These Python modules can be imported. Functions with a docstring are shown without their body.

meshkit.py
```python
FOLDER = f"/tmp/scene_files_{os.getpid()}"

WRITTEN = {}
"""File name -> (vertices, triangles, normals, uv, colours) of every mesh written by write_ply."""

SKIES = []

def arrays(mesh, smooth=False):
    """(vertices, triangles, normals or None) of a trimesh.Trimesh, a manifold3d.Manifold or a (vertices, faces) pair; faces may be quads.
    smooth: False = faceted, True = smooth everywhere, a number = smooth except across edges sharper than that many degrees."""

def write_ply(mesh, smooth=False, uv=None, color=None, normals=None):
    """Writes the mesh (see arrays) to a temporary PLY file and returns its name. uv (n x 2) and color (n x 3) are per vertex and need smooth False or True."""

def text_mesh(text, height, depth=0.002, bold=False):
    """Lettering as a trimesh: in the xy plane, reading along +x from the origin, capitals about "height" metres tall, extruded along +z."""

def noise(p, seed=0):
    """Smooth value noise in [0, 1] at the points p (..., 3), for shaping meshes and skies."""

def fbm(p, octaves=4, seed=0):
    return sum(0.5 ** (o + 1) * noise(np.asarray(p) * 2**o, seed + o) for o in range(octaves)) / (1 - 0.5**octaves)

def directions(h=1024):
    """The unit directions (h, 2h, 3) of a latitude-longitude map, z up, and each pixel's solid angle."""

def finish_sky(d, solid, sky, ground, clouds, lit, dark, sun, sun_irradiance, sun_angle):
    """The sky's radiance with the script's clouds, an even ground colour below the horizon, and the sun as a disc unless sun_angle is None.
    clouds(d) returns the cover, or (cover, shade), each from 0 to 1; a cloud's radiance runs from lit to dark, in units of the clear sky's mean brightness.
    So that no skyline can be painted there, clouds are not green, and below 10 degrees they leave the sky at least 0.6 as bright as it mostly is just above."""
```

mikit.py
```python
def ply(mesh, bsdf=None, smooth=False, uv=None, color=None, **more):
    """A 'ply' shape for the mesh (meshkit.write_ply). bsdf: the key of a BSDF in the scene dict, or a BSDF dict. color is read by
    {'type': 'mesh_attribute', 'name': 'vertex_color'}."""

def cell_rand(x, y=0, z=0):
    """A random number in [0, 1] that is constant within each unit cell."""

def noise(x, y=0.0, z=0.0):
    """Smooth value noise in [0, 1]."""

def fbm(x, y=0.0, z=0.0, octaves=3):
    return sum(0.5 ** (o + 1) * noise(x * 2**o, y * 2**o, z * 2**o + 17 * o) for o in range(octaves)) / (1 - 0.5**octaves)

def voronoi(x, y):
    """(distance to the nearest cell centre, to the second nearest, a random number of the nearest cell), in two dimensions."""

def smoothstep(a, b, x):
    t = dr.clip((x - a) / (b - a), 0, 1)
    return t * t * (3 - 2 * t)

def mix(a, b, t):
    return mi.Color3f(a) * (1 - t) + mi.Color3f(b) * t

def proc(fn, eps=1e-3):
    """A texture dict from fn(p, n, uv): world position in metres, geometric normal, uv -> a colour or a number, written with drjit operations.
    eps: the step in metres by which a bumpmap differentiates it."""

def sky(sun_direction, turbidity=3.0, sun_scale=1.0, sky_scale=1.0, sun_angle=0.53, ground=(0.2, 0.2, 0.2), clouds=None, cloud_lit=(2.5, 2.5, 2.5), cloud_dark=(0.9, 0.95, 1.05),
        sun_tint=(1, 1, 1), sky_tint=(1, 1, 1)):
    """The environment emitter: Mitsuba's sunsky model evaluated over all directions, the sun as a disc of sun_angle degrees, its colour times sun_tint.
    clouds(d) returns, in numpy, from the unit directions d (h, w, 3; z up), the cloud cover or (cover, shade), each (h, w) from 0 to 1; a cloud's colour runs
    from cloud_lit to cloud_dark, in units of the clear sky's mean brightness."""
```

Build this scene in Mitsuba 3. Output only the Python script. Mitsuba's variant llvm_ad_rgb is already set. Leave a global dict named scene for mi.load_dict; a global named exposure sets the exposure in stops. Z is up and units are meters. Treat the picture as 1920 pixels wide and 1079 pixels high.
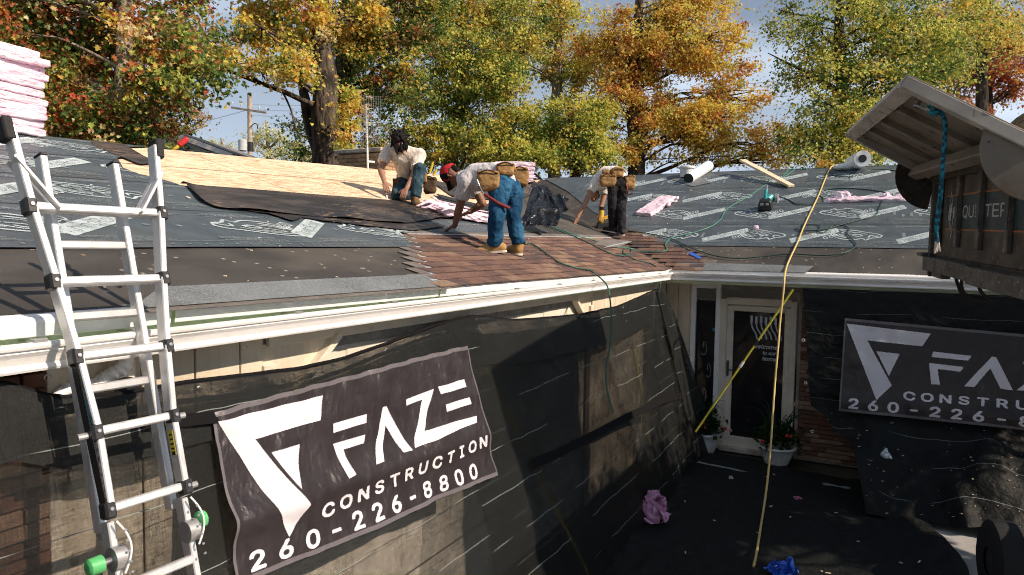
import math, random
import numpy as np, trimesh, drjit as dr, mitsuba as mi, mikit
import manifold3d as m3
from shapely.geometry import Polygon, LineString, box as sbox, Point, MultiPolygon
from shapely.ops import unary_union
from shapely import affinity
import meshkit
from mikit import proc, noise, fbm, voronoi, cell_rand, smoothstep, mix

scene, labels = {}, {}
T4 = mi.ScalarTransform4f
# ---------------------------------------------------------------- camera, sky, exposure
PITCH, ROLL, CZ = math.radians(3.33), math.radians(0.9), 3.1
fw = np.array([0, math.cos(PITCH), -math.sin(PITCH)]); up0 = np.array([0, math.sin(PITCH), math.cos(PITCH)])
up = up0 * math.cos(ROLL) - np.array([1., 0, 0]) * math.sin(ROLL)
scene['camera'] = {'type': 'perspective', 'fov': 2 * math.degrees(math.atan(960 / 1279.0)), 'fov_axis': 'x', 'near_clip': 0.05, 'far_clip': 2000.0,
                   'to_world': T4().look_at(origin=[0, 0, CZ], target=[0, float(fw[1]), CZ + float(fw[2])], up=[float(x) for x in up])}
SUN_AZ, SUN_EL = math.radians(116.0), math.radians(36.0)
SUN = [math.sin(SUN_AZ) * math.cos(SUN_EL), math.cos(SUN_AZ) * math.cos(SUN_EL), math.sin(SUN_EL)]
def clouds(d):
    q = d / np.maximum(d[..., 2:3] + 0.25, 0.05)
    c = meshkit.fbm(np.stack([q[..., 0] * 1.1, q[..., 1] * 2.2, q[..., 2] * 0], -1) + 3.0, 5, 4)
    e = np.degrees(np.arcsin(np.clip(d[..., 2], 0, 1)))
    return np.clip(.10 + .62 * np.exp(-(e / 16.0) ** 2) + .55 * np.clip((c - .44) / .3, 0, 1), 0, 1)
scene['sky'] = mikit.sky(SUN, turbidity=3.0, clouds=clouds, sky_scale=0.46, sun_scale=1.0, sun_tint=(0.97, 0.99, 1.12), cloud_lit=(5.2, 6.0, 7.2), ground=(0.12, 0.11, 0.09))
exposure = 2.0

# ---------------------------------------------------------------- helpers
used = set()
def nm(name, parent=None):
    b = f'{parent}__{name}' if parent else name
    k, i = b, 0
    while k in used:
        i += 1; k = f'{b}_{i:03d}'
    used.add(k); return k
def tag(k, label=None, cat=None, group=None, kind=None):
    d = labels.setdefault(k, {})
    for n, v in (('label', label), ('category', cat), ('group', group), ('kind', kind)):
        if v: d[n] = v
    return k
def ply(mesh, mat, **k): return mikit.ply(mesh, 'mat_' + mat, **k)
def add(name, mesh, mat, parent=None, smooth=False, color=None, label=None, cat=None, group=None, kind=None, **more):
    k = nm(name, parent)
    scene[k] = ply(mesh, mat, smooth=smooth, color=color, **more)
    if label or kind or cat: tag(k, label, cat, group, kind)
    return k
def thing(name, label, cat, group=None):
    return tag(nm(name), label, cat, group)
def put(name, shape, M, parent=None, mat=None, label=None):
    """another entry that shares a ply dict, under its own to_world"""
    k = nm(name, parent)
    scene[k] = {**shape, 'to_world': T4(M)}
    if mat: scene[k]['bsdf'] = {'type': 'ref', 'id': 'mat_' + mat}
    if label: tag(k, label)
    return k
cat_ = trimesh.util.concatenate
def unit(v):
    v = np.asarray(v, float); return v / np.linalg.norm(v)
def frame(x, z):
    """columns: x axis, y axis, z axis"""
    x = unit(x); z = np.asarray(z, float); y = unit(np.cross(z, x)); return np.column_stack([x, y, np.cross(x, y)])
def mat4(R, p):
    M = np.eye(4); M[:3, :3] = R; M[:3, 3] = p; return M
def cbox(sx, sy, sz, c=0.004):
    """box with chamfered edges, centred"""
    h = np.array([sx, sy, sz]) / 2; c = min(c, h.min() * .7); pts = []
    for s in np.ndindex(2, 2, 2):
        s = np.array(s) * 2 - 1
        for a in range(3):
            q = h.copy() - c; q[a] = h[a]; pts.append(s * q)
    return trimesh.convex.convex_hull(np.array(pts))
def pbox(sx, sy, sz): return trimesh.creation.box((sx, sy, sz))
def ob(center, R, size, c=0.004):
    m = cbox(*size, c=c) if c else pbox(*size)
    m.apply_transform(mat4(R, center)); return m
def beam(p, q, w, h, upv=(0, 0, 1), c=0.003):
    p, q = np.asarray(p, float), np.asarray(q, float); L = np.linalg.norm(q - p)
    return ob((p + q) / 2, frame(q - p, upv), (L, w, h), c)
def spline(pts, n=8):
    p = np.asarray(pts, float)
    if len(p) < 3: return p
    e = np.vstack([2 * p[0] - p[1], p, 2 * p[-1] - p[-2]]); out = []
    for i in range(1, len(e) - 2):
        a, b, c, d = e[i - 1:i + 3]
        for t in np.linspace(0, 1, n, endpoint=False):
            out.append(.5 * (2 * b + (c - a) * t + (2 * a - 5 * b + 4 * c - d) * t * t + (3 * b - a - 3 * c + d) * t ** 3))
    return np.array(out + [p[-1]])
def tube(pts, r, sides=8, n=0, cap=True):
    p = spline(pts, n) if n else np.asarray(pts, float)
    r = np.broadcast_to(np.asarray(r, float), (len(p),)) if np.ndim(r) == 0 or len(np.atleast_1d(r)) == len(p) else np.interp(np.linspace(0, 1, len(p)), np.linspace(0, 1, len(r)), r)
    t = np.gradient(p, axis=0); t /= np.linalg.norm(t, axis=1, keepdims=True) + 1e-12
    a = np.cross(t[0], [0, 0, 1.] if abs(t[0][2]) < .9 else [1., 0, 0]); a = unit(a); A = []
    for i in range(len(p)):
        a = a - t[i] * (a @ t[i]); a = unit(a); A.append(a)
    A = np.array(A); B = np.cross(t, A); ang = np.arange(sides) * 2 * np.pi / sides
    v = p[:, None] + r[:, None, None] * (np.cos(ang)[None, :, None] * A[:, None] + np.sin(ang)[None, :, None] * B[:, None])
    i, j = np.meshgrid(np.arange(len(p) - 1), np.arange(sides), indexing='ij')
    q = np.stack([i * sides + j, i * sides + (j + 1) % sides, (i + 1) * sides + (j + 1) % sides, (i + 1) * sides + j], -1).reshape(-1, 4)
    f = np.vstack([q[:, [0, 1, 2]], q[:, [0, 2, 3]]]); v = v.reshape(-1, 3)
    if cap:
        n0 = len(v); v = np.vstack([v, p[0], p[-1]]); k = np.arange(sides); e = (len(p) - 1) * sides
        f = np.vstack([f, np.stack([k * 0 + n0, (k + 1) % sides, k], 1), np.stack([k * 0 + n0 + 1, e + k, e + (k + 1) % sides], 1)])
    return trimesh.Trimesh(v, f, process=False)
def grid(P):
    """mesh of a (n, m, 3) array of points"""
    n, m = P.shape[:2]; i, j = np.meshgrid(np.arange(n - 1), np.arange(m - 1), indexing='ij')
    q = np.stack([i * m + j, (i + 1) * m + j, (i + 1) * m + j + 1, i * m + j + 1], -1).reshape(-1, 4)
    return trimesh.Trimesh(P.reshape(-1, 3), np.vstack([q[:, [0, 1, 2]], q[:, [0, 2, 3]]]), process=False)
def lathe(profile, sides=20):
    r, z = np.array(profile).T; a = np.linspace(0, 2 * np.pi, sides + 1)
    return grid(np.stack([r[None] * np.cos(a)[:, None], r[None] * np.sin(a)[:, None], np.broadcast_to(z, (sides + 1, len(z)))], -1))
def cyl(p, q, r, sides=12): return tube([p, q], r, sides)
def sph(r, sub=2): return trimesh.creation.icosphere(subdivisions=sub, radius=r)
def hullpts(groups):
    return trimesh.convex.convex_hull(np.vstack(groups))
_S = {}
def ball(p, r, n=10):
    if n not in _S: _S[n] = m3.Manifold.sphere(1.0, n)
    r = np.broadcast_to(r, 3); return _S[n].scale([float(x) for x in r]).translate([float(x) for x in p])
def bone(p, r, q, s, n=10): return m3.Manifold.batch_hull([ball(p, r, n), ball(q, s, n)])
def union(l): return m3.Manifold.batch_boolean(l, m3.OpType.Add)
def tomesh(m, edge=None, it=0):
    if edge: m = m.refine_to_length(edge)
    g = m.to_mesh(); t = trimesh.Trimesh(np.array(g.vert_properties[:, :3], float), np.array(g.tri_verts), process=False); t.merge_vertices()
    if it: trimesh.smoothing.filter_taubin(t, iterations=it)
    return t
def wrinkle(t, amp, scale, seed=0, stretch=(1, 1, 1)):
    n = t.vertex_normals.copy(); d = meshkit.fbm(t.vertices * np.array(stretch) * scale, 3, seed) - .5
    t.vertices = t.vertices + n * (d * 2 * amp)[:, None]; return t
def poly3(poly, fn, size=0.1):
    """flat shapely polygon -> triangles no longer than size -> fn(xy) gives 3-D points"""
    out = []
    for g in getattr(poly, 'geoms', [poly]):
        if g.is_empty or g.geom_type != 'Polygon' or g.area < 1e-6: continue
        v, f = trimesh.creation.triangulate_polygon(g, engine='earcut')
        v = np.column_stack([np.asarray(v)[:, :2], np.zeros(len(v))])
        if size: v, f = trimesh.remesh.subdivide_to_size(v, f, size, max_iter=12)
        out.append(trimesh.Trimesh(fn(v[:, 0], v[:, 1]), f, process=False))
    return cat_(out)
def face_up(m, d=(0, 0, 1)):
    if (m.face_normals * m.area_faces[:, None]).sum(0) @ np.asarray(d) < 0: m.invert()
    return m
from functools import lru_cache
@lru_cache(None)
def glyphs(text, bold=True):
    """shapely outline of the text, capitals 1 high"""
    m = meshkit.text_mesh(text, 1.0, depth=0.05, bold=bold)
    top = m.faces[(m.face_normals[:, 2] > .9)]
    return unary_union([Polygon(m.vertices[t][:, :2]).buffer(0.002) for t in top]).simplify(0.008)
def text_poly(text, h, width=None, bold=True, xs=1.0):
    g = affinity.scale(glyphs(text, bold), h * xs, h, origin=(0, 0))
    if width: 
        x0, _, x1, _ = g.bounds; g = affinity.scale(g, width / (x1 - x0), 1, origin=(x0, 0))
    x0 = g.bounds[0]; return affinity.translate(g, -x0, 0)

# ---------------------------------------------------------------- house frame: k = metres in from the left eave, t = along it, away from the yard corner
C2 = np.array([2.38, 10.5]); U2 = unit([.4695, .883]); N2 = np.array([-U2[1], U2[0]])
U, N, W = np.array([*U2, 0]), np.array([*N2, 0]), np.array([*-N2, 0])
Z0, SL, SR, PR = 2.824, 4.68, 4.95, .40
def H(k, t, z):
    k, t, z = np.broadcast_arrays(np.asarray(k, float), np.asarray(t, float), np.asarray(z, float))
    return np.stack([C2[0] + k * N2[0] + t * U2[0], C2[1] + k * N2[1] + t * U2[1], z], -1)
RH = np.column_stack([U, N, [0, 0, 1.]])            # axes along the left wing: t, k, up
RW = np.column_stack([W, U, [0, 0, 1.]])            # axes along the right wing: s, t, up
def pl(t): return np.clip(.347 + .0105 * np.asarray(t, float), .22, .4)
def zroof(k, t):
    k, t = np.asarray(k, float), np.asarray(t, float)
    a = np.where(k > -.4, Z0 + pl(t) * np.minimum(k, 2 * SL - k), -9); b = np.where((t > 0) | ((t > -.4) & (k < -.02)), Z0 + PR * np.minimum(t, 2 * SR - t), -9)
    return np.maximum(a, b)
def wob(k, t): return 0.006 * meshkit.noise(np.stack([np.asarray(k) * 1.3, np.asarray(t) * 1.1, np.zeros_like(np.asarray(k, float))], -1))
def onroof(k, t, dz=0.0):
    k, t = np.asarray(k, float), np.asarray(t, float); return H(k, t, zroof(k, t) + wob(k, t) + dz)
def rn(k, t):
    e = .02; a = onroof(k + e, t) - onroof(k - e, t); b = onroof(k, t + e) - onroof(k, t - e); n = np.cross(a, b); n = n / np.linalg.norm(n); return n if n[2] > 0 else -n
def roof_patch(poly, dz, size=.14): return face_up(poly3(poly, lambda k, t: onroof(k, t, dz), size))

# ---------------------------------------------------------------- materials
def fr(x): return x - dr.floor(x)
def rgb(r, g, b): return {'type': 'rgb', 'value': [r, g, b]}
def pr(col, rough=.6, spec=.4, **k):
    return {'type': 'principled', 'base_color': rgb(*col) if isinstance(col, (tuple, list)) else col, 'roughness': rough, 'specular': spec, **k}
def two(b): return {'type': 'twosided', 'bsdf': b}
def M(name, col, rough=.6, spec=.4, twos=True, **k):
    b = pr(col, rough, spec, **k); scene[name] = two(b) if twos else b; return name
def bumped(name, col, fn, scale=1.0, rough=.7, spec=.3, eps=2e-3, **k):
    scene[name] = two({'type': 'bumpmap', 'arbitrary': proc(fn, eps), 'scale': scale, 'bsdf': pr(col, rough, spec, **k)}); return name
VC = {'type': 'mesh_attribute', 'name': 'vertex_color'}

def speck(base, var, scale, spk=None, thr=.8, spk_scale=60.0, amt=.8):
    def f(p, n, uv):
        v = fbm(p.x * scale, p.y * scale, p.z * scale, octaves=4)
        c = mix([b * (1 - var) for b in base], [b * (1 + var) for b in base], smoothstep(.25, .75, v))
        if spk is not None:
            s = cell_rand(p.x * spk_scale, p.y * spk_scale, p.z * spk_scale); c = mix(c, spk, dr.select(s > thr, mi.Float(amt), mi.Float(0)))
        return c
    return proc(f)
UVX, UVY = [float(x) for x in U2], [float(x) for x in N2]
def tk(p):
    """house coordinates of a world point inside a texture"""
    x, y = p.x - 2.38, p.y - 10.5
    return x * UVY[0] + y * UVY[1], x * UVX[0] + y * UVX[1]
def osb(p, n, uv):
    k, t = tk(p)
    wx = fbm(k * 3, t * 3, 0.0, octaves=2) * .8
    a = noise(t * 9 + wx, k * 55 + wx * 6, 1.0); b = noise(t * 14 + 5, k * 80 - t * 9, 4.0); c = noise(t * 6 + 9, k * 40 + t * 11, 7.0)
    v = .45 * a + .3 * b + .25 * c
    col = mix((.52, .35, .22), (.75, .575, .415), smoothstep(.3, .68, v))
    dark = smoothstep(.74, .86, noise(t * 11 + 40, k * 48 + 13 + t * 5, 2.0))
    return mix(col, (.30, .16, .075), dark * .6) * (0.86 + .28 * fbm(k * 1.3, t * 1.3, 3.0))
scene['osb'] = two(pr(proc(osb), .75, .25))
def under(p, n, uv):
    k, t = tk(p)
    v = fbm(k * 5, t * 5, 2.0, octaves=4); w = noise(k * 130, t * 130)
    c = mix((.047, .064, .077), (.078, .099, .115), smoothstep(.3, .7, v) * .6 + w * .4)
    dust = smoothstep(.52, .72, fbm(k * 2.1 + 7, t * 1.4, 5.0, octaves=4)) * .5
    return mix(c, (.11, .105, .095), dust * .55)
scene['underlay'] = two({'type': 'bumpmap', 'arbitrary': proc(lambda p, n, uv: fbm(tk(p)[0] * 7, tk(p)[1] * 2.5, 0.0, octaves=3) * .012), 'scale': 1.0, 'bsdf': pr(proc(under), .48, .5)})
def iceshield(p, n, uv):
    k, t = tk(p)
    v = fbm(k * 4, t * 2, 2.0, octaves=4)
    c = mix((.040, .037, .034), (.068, .063, .057), smoothstep(.3, .7, v) * .7 + noise(k * 160, t * 160) * .3)
    r = cell_rand(k * 45, t * 45, 3.0)
    d = smoothstep(.55, .75, fbm(k * 1.1 + 3, t * .9, 8.0, octaves=4))
    c = mix(c, (.12, .105, .085), d * .4)
    return mix(c, (.30, .27, .22), dr.select(r > .992, mi.Float(.8), mi.Float(0)))
scene['ice_shield'] = two(pr(proc(iceshield), .62, .4))
def dirtyfelt(p, n, uv):
    k, t = tk(p)
    v = fbm(k * 6, t * 2.0, 2.0, octaves=4)
    c = mix((.018, .017, .018), (.060, .050, .044), smoothstep(.35, .7, v))
    s = smoothstep(.66, .8, noise(k * 60, t * 14, 5.0)) * smoothstep(.45, .7, fbm(k * 3, t * 1.5, 11.0))
    return mix(c, (.26, .18, .11), s * .6)
scene['felt_underside'] = two({'type': 'bumpmap', 'arbitrary': proc(lambda p, n, uv: fbm(p.x * 9, p.y * 9, p.z * 9, octaves=3) * .02), 'scale': 1.0, 'bsdf': pr(proc(dirtyfelt), .45, .5)})
scene['starter'] = two(pr(speck((.135, .15, .16), .18, 3.0, (.28, .30, .31), .75, 140.0, .5), .9, .2))
scene['print_white'] = two(pr(proc(lambda p, n, uv: mix((.27, .33, .345), (.44, .51, .53), smoothstep(.25, .65, fbm(p.x * 14, p.y * 14, p.z * 14, octaves=4)))), .55, .4))
scene['print_faint'] = two(pr(proc(lambda p, n, uv: mix((.11, .135, .145), (.24, .285, .30), noise(p.x * 50, p.y * 50, p.z * 50))), .55, .4))
def shing(base, dark):
    base = [b * q for b, q in zip(base, (.76, .90, .98))]
    def f(p, n, uv):
        k, t = tk(p)
        g = cell_rand(k * 230, t * 230, 2.0); h = fbm(k * 22, t * 9, 3.0, octaves=3)
        c = mix(base, dark, smoothstep(.45, .72, h) * .65)
        c = c * (.68 + .64 * g)
        return mix(c, (.27, .16, .10), dr.select(g > .93, mi.Float(.5), mi.Float(0)))
    return two({'type': 'bumpmap', 'arbitrary': proc(lambda p, n, uv: cell_rand(tk(p)[0] * 190, tk(p)[1] * 190, 2.0) * .0012, 1e-3), 'scale': 1.0, 'bsdf': pr(proc(f), .92, .15)})
SH = []
for i, (b, d) in enumerate([((.195, .102, .078), (.10, .058, .050)), ((.235, .128, .092), (.12, .070, .056)), ((.150, .084, .070), (.075, .050, .047)), ((.28, .165, .112), (.15, .088, .066)), ((.112, .074, .067), (.060, .048, .047))]):
    scene[f'shingle_tone_{i}'] = shing(b, d); SH.append(f'shingle_tone_{i}')
scene['shingle_headlap'] = two(pr(speck((.125, .113, .105), .2, 9.0, (.22, .2, .19), .8, 160.0, .5), .92, .15))
M('sealant', (.42, .45, .48), .5)
M('white_metal', (.84, .84, .83), .34, .5)
scene['gutter_metal'] = two(pr(proc(lambda p, n, uv: mix((.79, .79, .78), (.64, .635, .60), smoothstep(.5, .8, fbm(p.x * 3, p.y * 3, p.z * 14, octaves=4)))), .38, .5))
M('deck_gap', (.06, .042, .028), .9)
M('fascia_paint', (.58, .68, .50), .6)
def siding(p, n, uv):
    k, t = tk(p)
    g = fbm(t * 46, k * 46, p.z * 2.4, octaves=3)
    c = mix((.60, .52, .40), (.72, .64, .51), g)
    return mix(c, (.38, .31, .22), smoothstep(.58, .78, fbm(t * 1.7, k * 1.7, p.z * 1.2, octaves=4)) * .35)
scene['siding'] = two({'type': 'bumpmap', 'arbitrary': proc(lambda p, n, uv: fbm(tk(p)[1] * 70, 0.0, p.z * 2.2, octaves=3) * .004), 'scale': 1.0, 'bsdf': pr(proc(siding), .75, .25)})
scene['trim_paint'] = two(pr(speck((.70, .63, .52), .08, 5.0), .6, .3))
scene['door_panel_paint'] = two(pr(speck((.72, .66, .56), .06, 4.0), .5, .4))
scene['soffit_paint'] = two(pr(speck((.64, .58, .48), .1, 3.0), .7, .3))
def brickm(a, b):
    return two({'type': 'bumpmap', 'arbitrary': proc(lambda p, n, uv: fbm(p.x * 60, p.y * 60, p.z * 60, octaves=3) * .003), 'scale': 1.0, 'bsdf': pr(proc(lambda p, n, uv: mix(a, b, fbm(p.x * 16, p.y * 16, p.z * 22, octaves=4))), .85, .2)})
scene['brick_red'] = brickm((.12, .052, .036), (.20, .10, .068)); scene['brick_brown'] = brickm((.13, .07, .05), (.22, .125, .085)); scene['brick_pale'] = brickm((.27, .17, .115), (.34, .22, .15))
scene['brick_tan'] = brickm((.33, .21, .12), (.46, .32, .19)); scene['brick_tan_dark'] = brickm((.22, .13, .08), (.38, .25, .15))
scene['mortar'] = two(pr(speck((.33, .30, .26), .2, 14.0), .9, .1))
scene['concrete_cap'] = two(pr(speck((.42, .38, .33), .25, 7.0), .85, .2))
def alu(p, n, uv):
    s = fbm(p.x * 30, p.y * 30, p.z * 4, octaves=4)
    return mix((.74, .745, .75), (.52, .525, .53), smoothstep(.5, .8, s) * .8)
scene['aluminium'] = two(pr(proc(alu), .40, .5, metallic=.55))
scene['aluminium_dull'] = two(pr(proc(lambda p, n, uv: mix((.50, .505, .51), (.36, .36, .365), fbm(p.x * 22, p.y * 22, p.z * 5, octaves=3))), .46, .5, metallic=.6))
M('black_plastic', (.018, .019, .022), .42, .5)
M('black_rubber', (.022, .022, .023), .7, .3)
M('green_rubber', (.10, .46, .16), .42, .5)
M('steel', (.45, .45, .46), .35, .5, metallic=.9)
M('dark_steel', (.07, .07, .075), .45, .5, metallic=.5)
M('yellow_label', (.72, .60, .05), .5)
M('blue_print', (.03, .42, .62), .5)
M('white_print', (.80, .80, .80), .5)
M('decal_white', (.55, .58, .62), .5)
def wrap(p, n, uv):
    v = fbm(p.x * 7, p.y * 7, p.z * 7, octaves=4)
    return mix((.76, .55, .68), (.90, .75, .84), smoothstep(.3, .7, v))
scene['pink_wrap'] = two({'type': 'bumpmap', 'arbitrary': proc(lambda p, n, uv: fbm(p.x * 14, p.y * 14, p.z * 26, octaves=4) * .035), 'scale': 1.0, 'bsdf': pr(proc(wrap), .32, .5)})
def wrapp(p, n, uv):
    c = noise(p.x * 24, p.y * 24, p.z * 70); r = smoothstep(.62, .66, c)
    return mix((.82, .64, .75), (.10, .06, .08), r * .85)
scene['pink_wrap_print'] = two(pr(proc(wrapp), .35, .5))
M('pink_scrap', (.58, .30, .47), .4)
scene['lumber'] = two(pr(proc(lambda p, n, uv: mix((.66, .51, .34), (.78, .66, .48), fbm(p.x * 30, p.y * 5, p.z * 30, octaves=4))), .75, .2))
M('hose_green', (.022, .11, .08), .4, .5)
M('hose_light', (.07, .25, .185), .4, .5)
M('hose_dark', (.012, .05, .038), .4, .5)
M('cord_black', (.014, .018, .018), .45, .5)
M('hose_yellow', (.62, .46, .17), .42, .5)
M('rope_yellow', (.58, .52, .06), .65, .3)
M('teal_tool', (.03, .33, .33), .38, .5)
M('yellow_tool', (.62, .36, .03), .4, .5)
M('red_grip', (.50, .03, .03), .45, .5)
M('red_dark', (.19, .022, .025), .5, .4)
M('yellow_grip', (.70, .48, .03), .45, .5)
M('green_grip', (.10, .30, .17), .5, .4)
M('roll_white', (.72, .76, .78), .38, .5)
scene['roll_black'] = two(pr(speck((.022, .027, .03), .3, 30.0), .5, .4))
scene['black_film'] = two({'type': 'bumpmap', 'arbitrary': proc(lambda p, n, uv: fbm(p.x * 11, p.y * 11, p.z * 11, octaves=4) * .03), 'scale': 1.0, 'bsdf': pr((.010, .011, .013), .14, .6)})
# the building's debris netting: woven black plastic, open between the threads
def net_open(dens):
    def f(p, n, uv):
        w = noise(uv.x * 260, uv.y * 34, 1.0) * .5 + noise(uv.x * 30, uv.y * 280, 3.0) * .5
        big = fbm(uv.x * 3.0, uv.y * 3.0, 2.0, octaves=3)
        line = smoothstep(.985, .992, dr.abs(fr(uv.y / .33) * 2 - 1))
        return dr.clip(dens + (w - .5) * .45 + (big - .5) * .5 + line, 0, 1)
    return proc(f)
def net_col(p, n, uv):
    line = smoothstep(.985, .992, dr.abs(fr(uv.y / .33) * 2 - 1)) * smoothstep(.3, .45, noise(uv.x * 3.2, uv.y * 3.0, 5.0))
    g = noise(uv.x * 420, uv.y * 420, 2.0)
    return mix(mix((.005, .006, .006), (.017, .019, .019), g), (.40, .46, .44), line * .55)
NETB = pr(proc(net_col), .55, .2)
NETF = pr(proc(net_col), .62, .15)
scene['netting'] = {'type': 'mask', 'opacity': net_open(.56), 'bsdf': two(NETB)}
scene['netting_dense'] = {'type': 'mask', 'opacity': net_open(.86), 'bsdf': two(NETB)}
scene['net_fabric'] = two({'type': 'bumpmap', 'arbitrary': proc(lambda p, n, uv: fbm(p.x * 9, p.y * 9, p.z * 9, octaves=4) * .04), 'scale': 1.0, 'bsdf': NETF})
M('net_hem', (.008, .008, .009), .75, .1)
def vinyl(p, n, uv):
    s = fbm(p.x * 8, p.y * 8, p.z * 8, octaves=3)
    return mix((.020, .016, .018), (.034, .028, .031), s)
VB = proc(lambda p, n, uv: fbm(p.x * 13, p.y * 13, p.z * 6, octaves=4) * .022 + noise(p.x * 260, p.y * 260, p.z * 260) * .0009)
scene['vinyl'] = two({'type': 'bumpmap', 'arbitrary': VB, 'scale': 1.0, 'bsdf': pr(proc(vinyl), .36, .55)})
scene['vinyl_white'] = two({'type': 'bumpmap', 'arbitrary': VB, 'scale': 1.0, 'bsdf': pr((.66, .64, .68), .42, .5)})
scene['vinyl_hem'] = two({'type': 'bumpmap', 'arbitrary': VB, 'scale': 1.0, 'bsdf': pr((.13, .12, .13), .36, .5)})
# trailer
def trailer(p, n, uv):
    v = fbm(p.x * 2.4, p.y * 2.4, p.z * 2.4, octaves=4); g = fbm(p.x * 40, p.y * 40, p.z * 40, octaves=3)
    c = mix((.110, .092, .074), (.195, .172, .145), smoothstep(.3, .7, v) * .7 + g * .3)
    rust = smoothstep(.60, .74, fbm(p.x * 9 + 5, p.y * 9, p.z * 3.5, octaves=4))
    c = mix(c, (.11, .068, .042), rust * .55)
    return mix(c, (.03, .028, .026), smoothstep(.72, .78, fbm(p.x * 13, p.y * 13 + 7, p.z * 13, octaves=3)) * .8)
scene['trailer_metal'] = two(pr(proc(trailer), .5, .4))
scene['trailer_side'] = two(pr(speck((.066, .054, .043), .4, 5.0, (.15, .12, .09), .95, 30.0, .5), .55, .35))
scene['trailer_rim_lit'] = two(pr(speck((.34, .325, .30), .25, 4.0, (.08, .07, .06), .97, 24.0, .6), .45, .4))  # lid rims paler than the container metal: sunlight put into the colour
scene['trailer_dark'] = two(pr(speck((.035, .030, .026), .35, 7.0, (.09, .06, .04), .93, 30.0, .5), .6, .35))
scene['trailer_rail'] = two(pr(speck((.10, .09, .078), .3, 9.0, (.3, .29, .27), .95, 60.0, .5), .6, .35))
scene['stripe_teal'] = two(pr(speck((.016, .038, .046), .3, 9.0), .5, .4))
M('stripe_orange', (.34, .12, .035), .5); M('decal_grey', (.42, .42, .41), .5); M('decal_brown', (.24, .135, .09), .5)
def ropef(p, n, uv):
    return mix((.006, .05, .075), (.02, .22, .30), smoothstep(.35, .65, noise(p.x * 60, p.y * 60, p.z * 45)))
scene['rope_blue'] = two(pr(proc(ropef), .7, .3)); M('rope_frayed', (.50, .45, .40), .8)
scene['straw'] = two({'type': 'bumpmap', 'arbitrary': proc(lambda p, n, uv: fbm(p.x * 40, p.y * 40, p.z * 14, octaves=4) * .03), 'scale': 1.0, 'bsdf': pr(speck((.30, .215, .12), .45, 22.0), .95, .1)})
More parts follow.
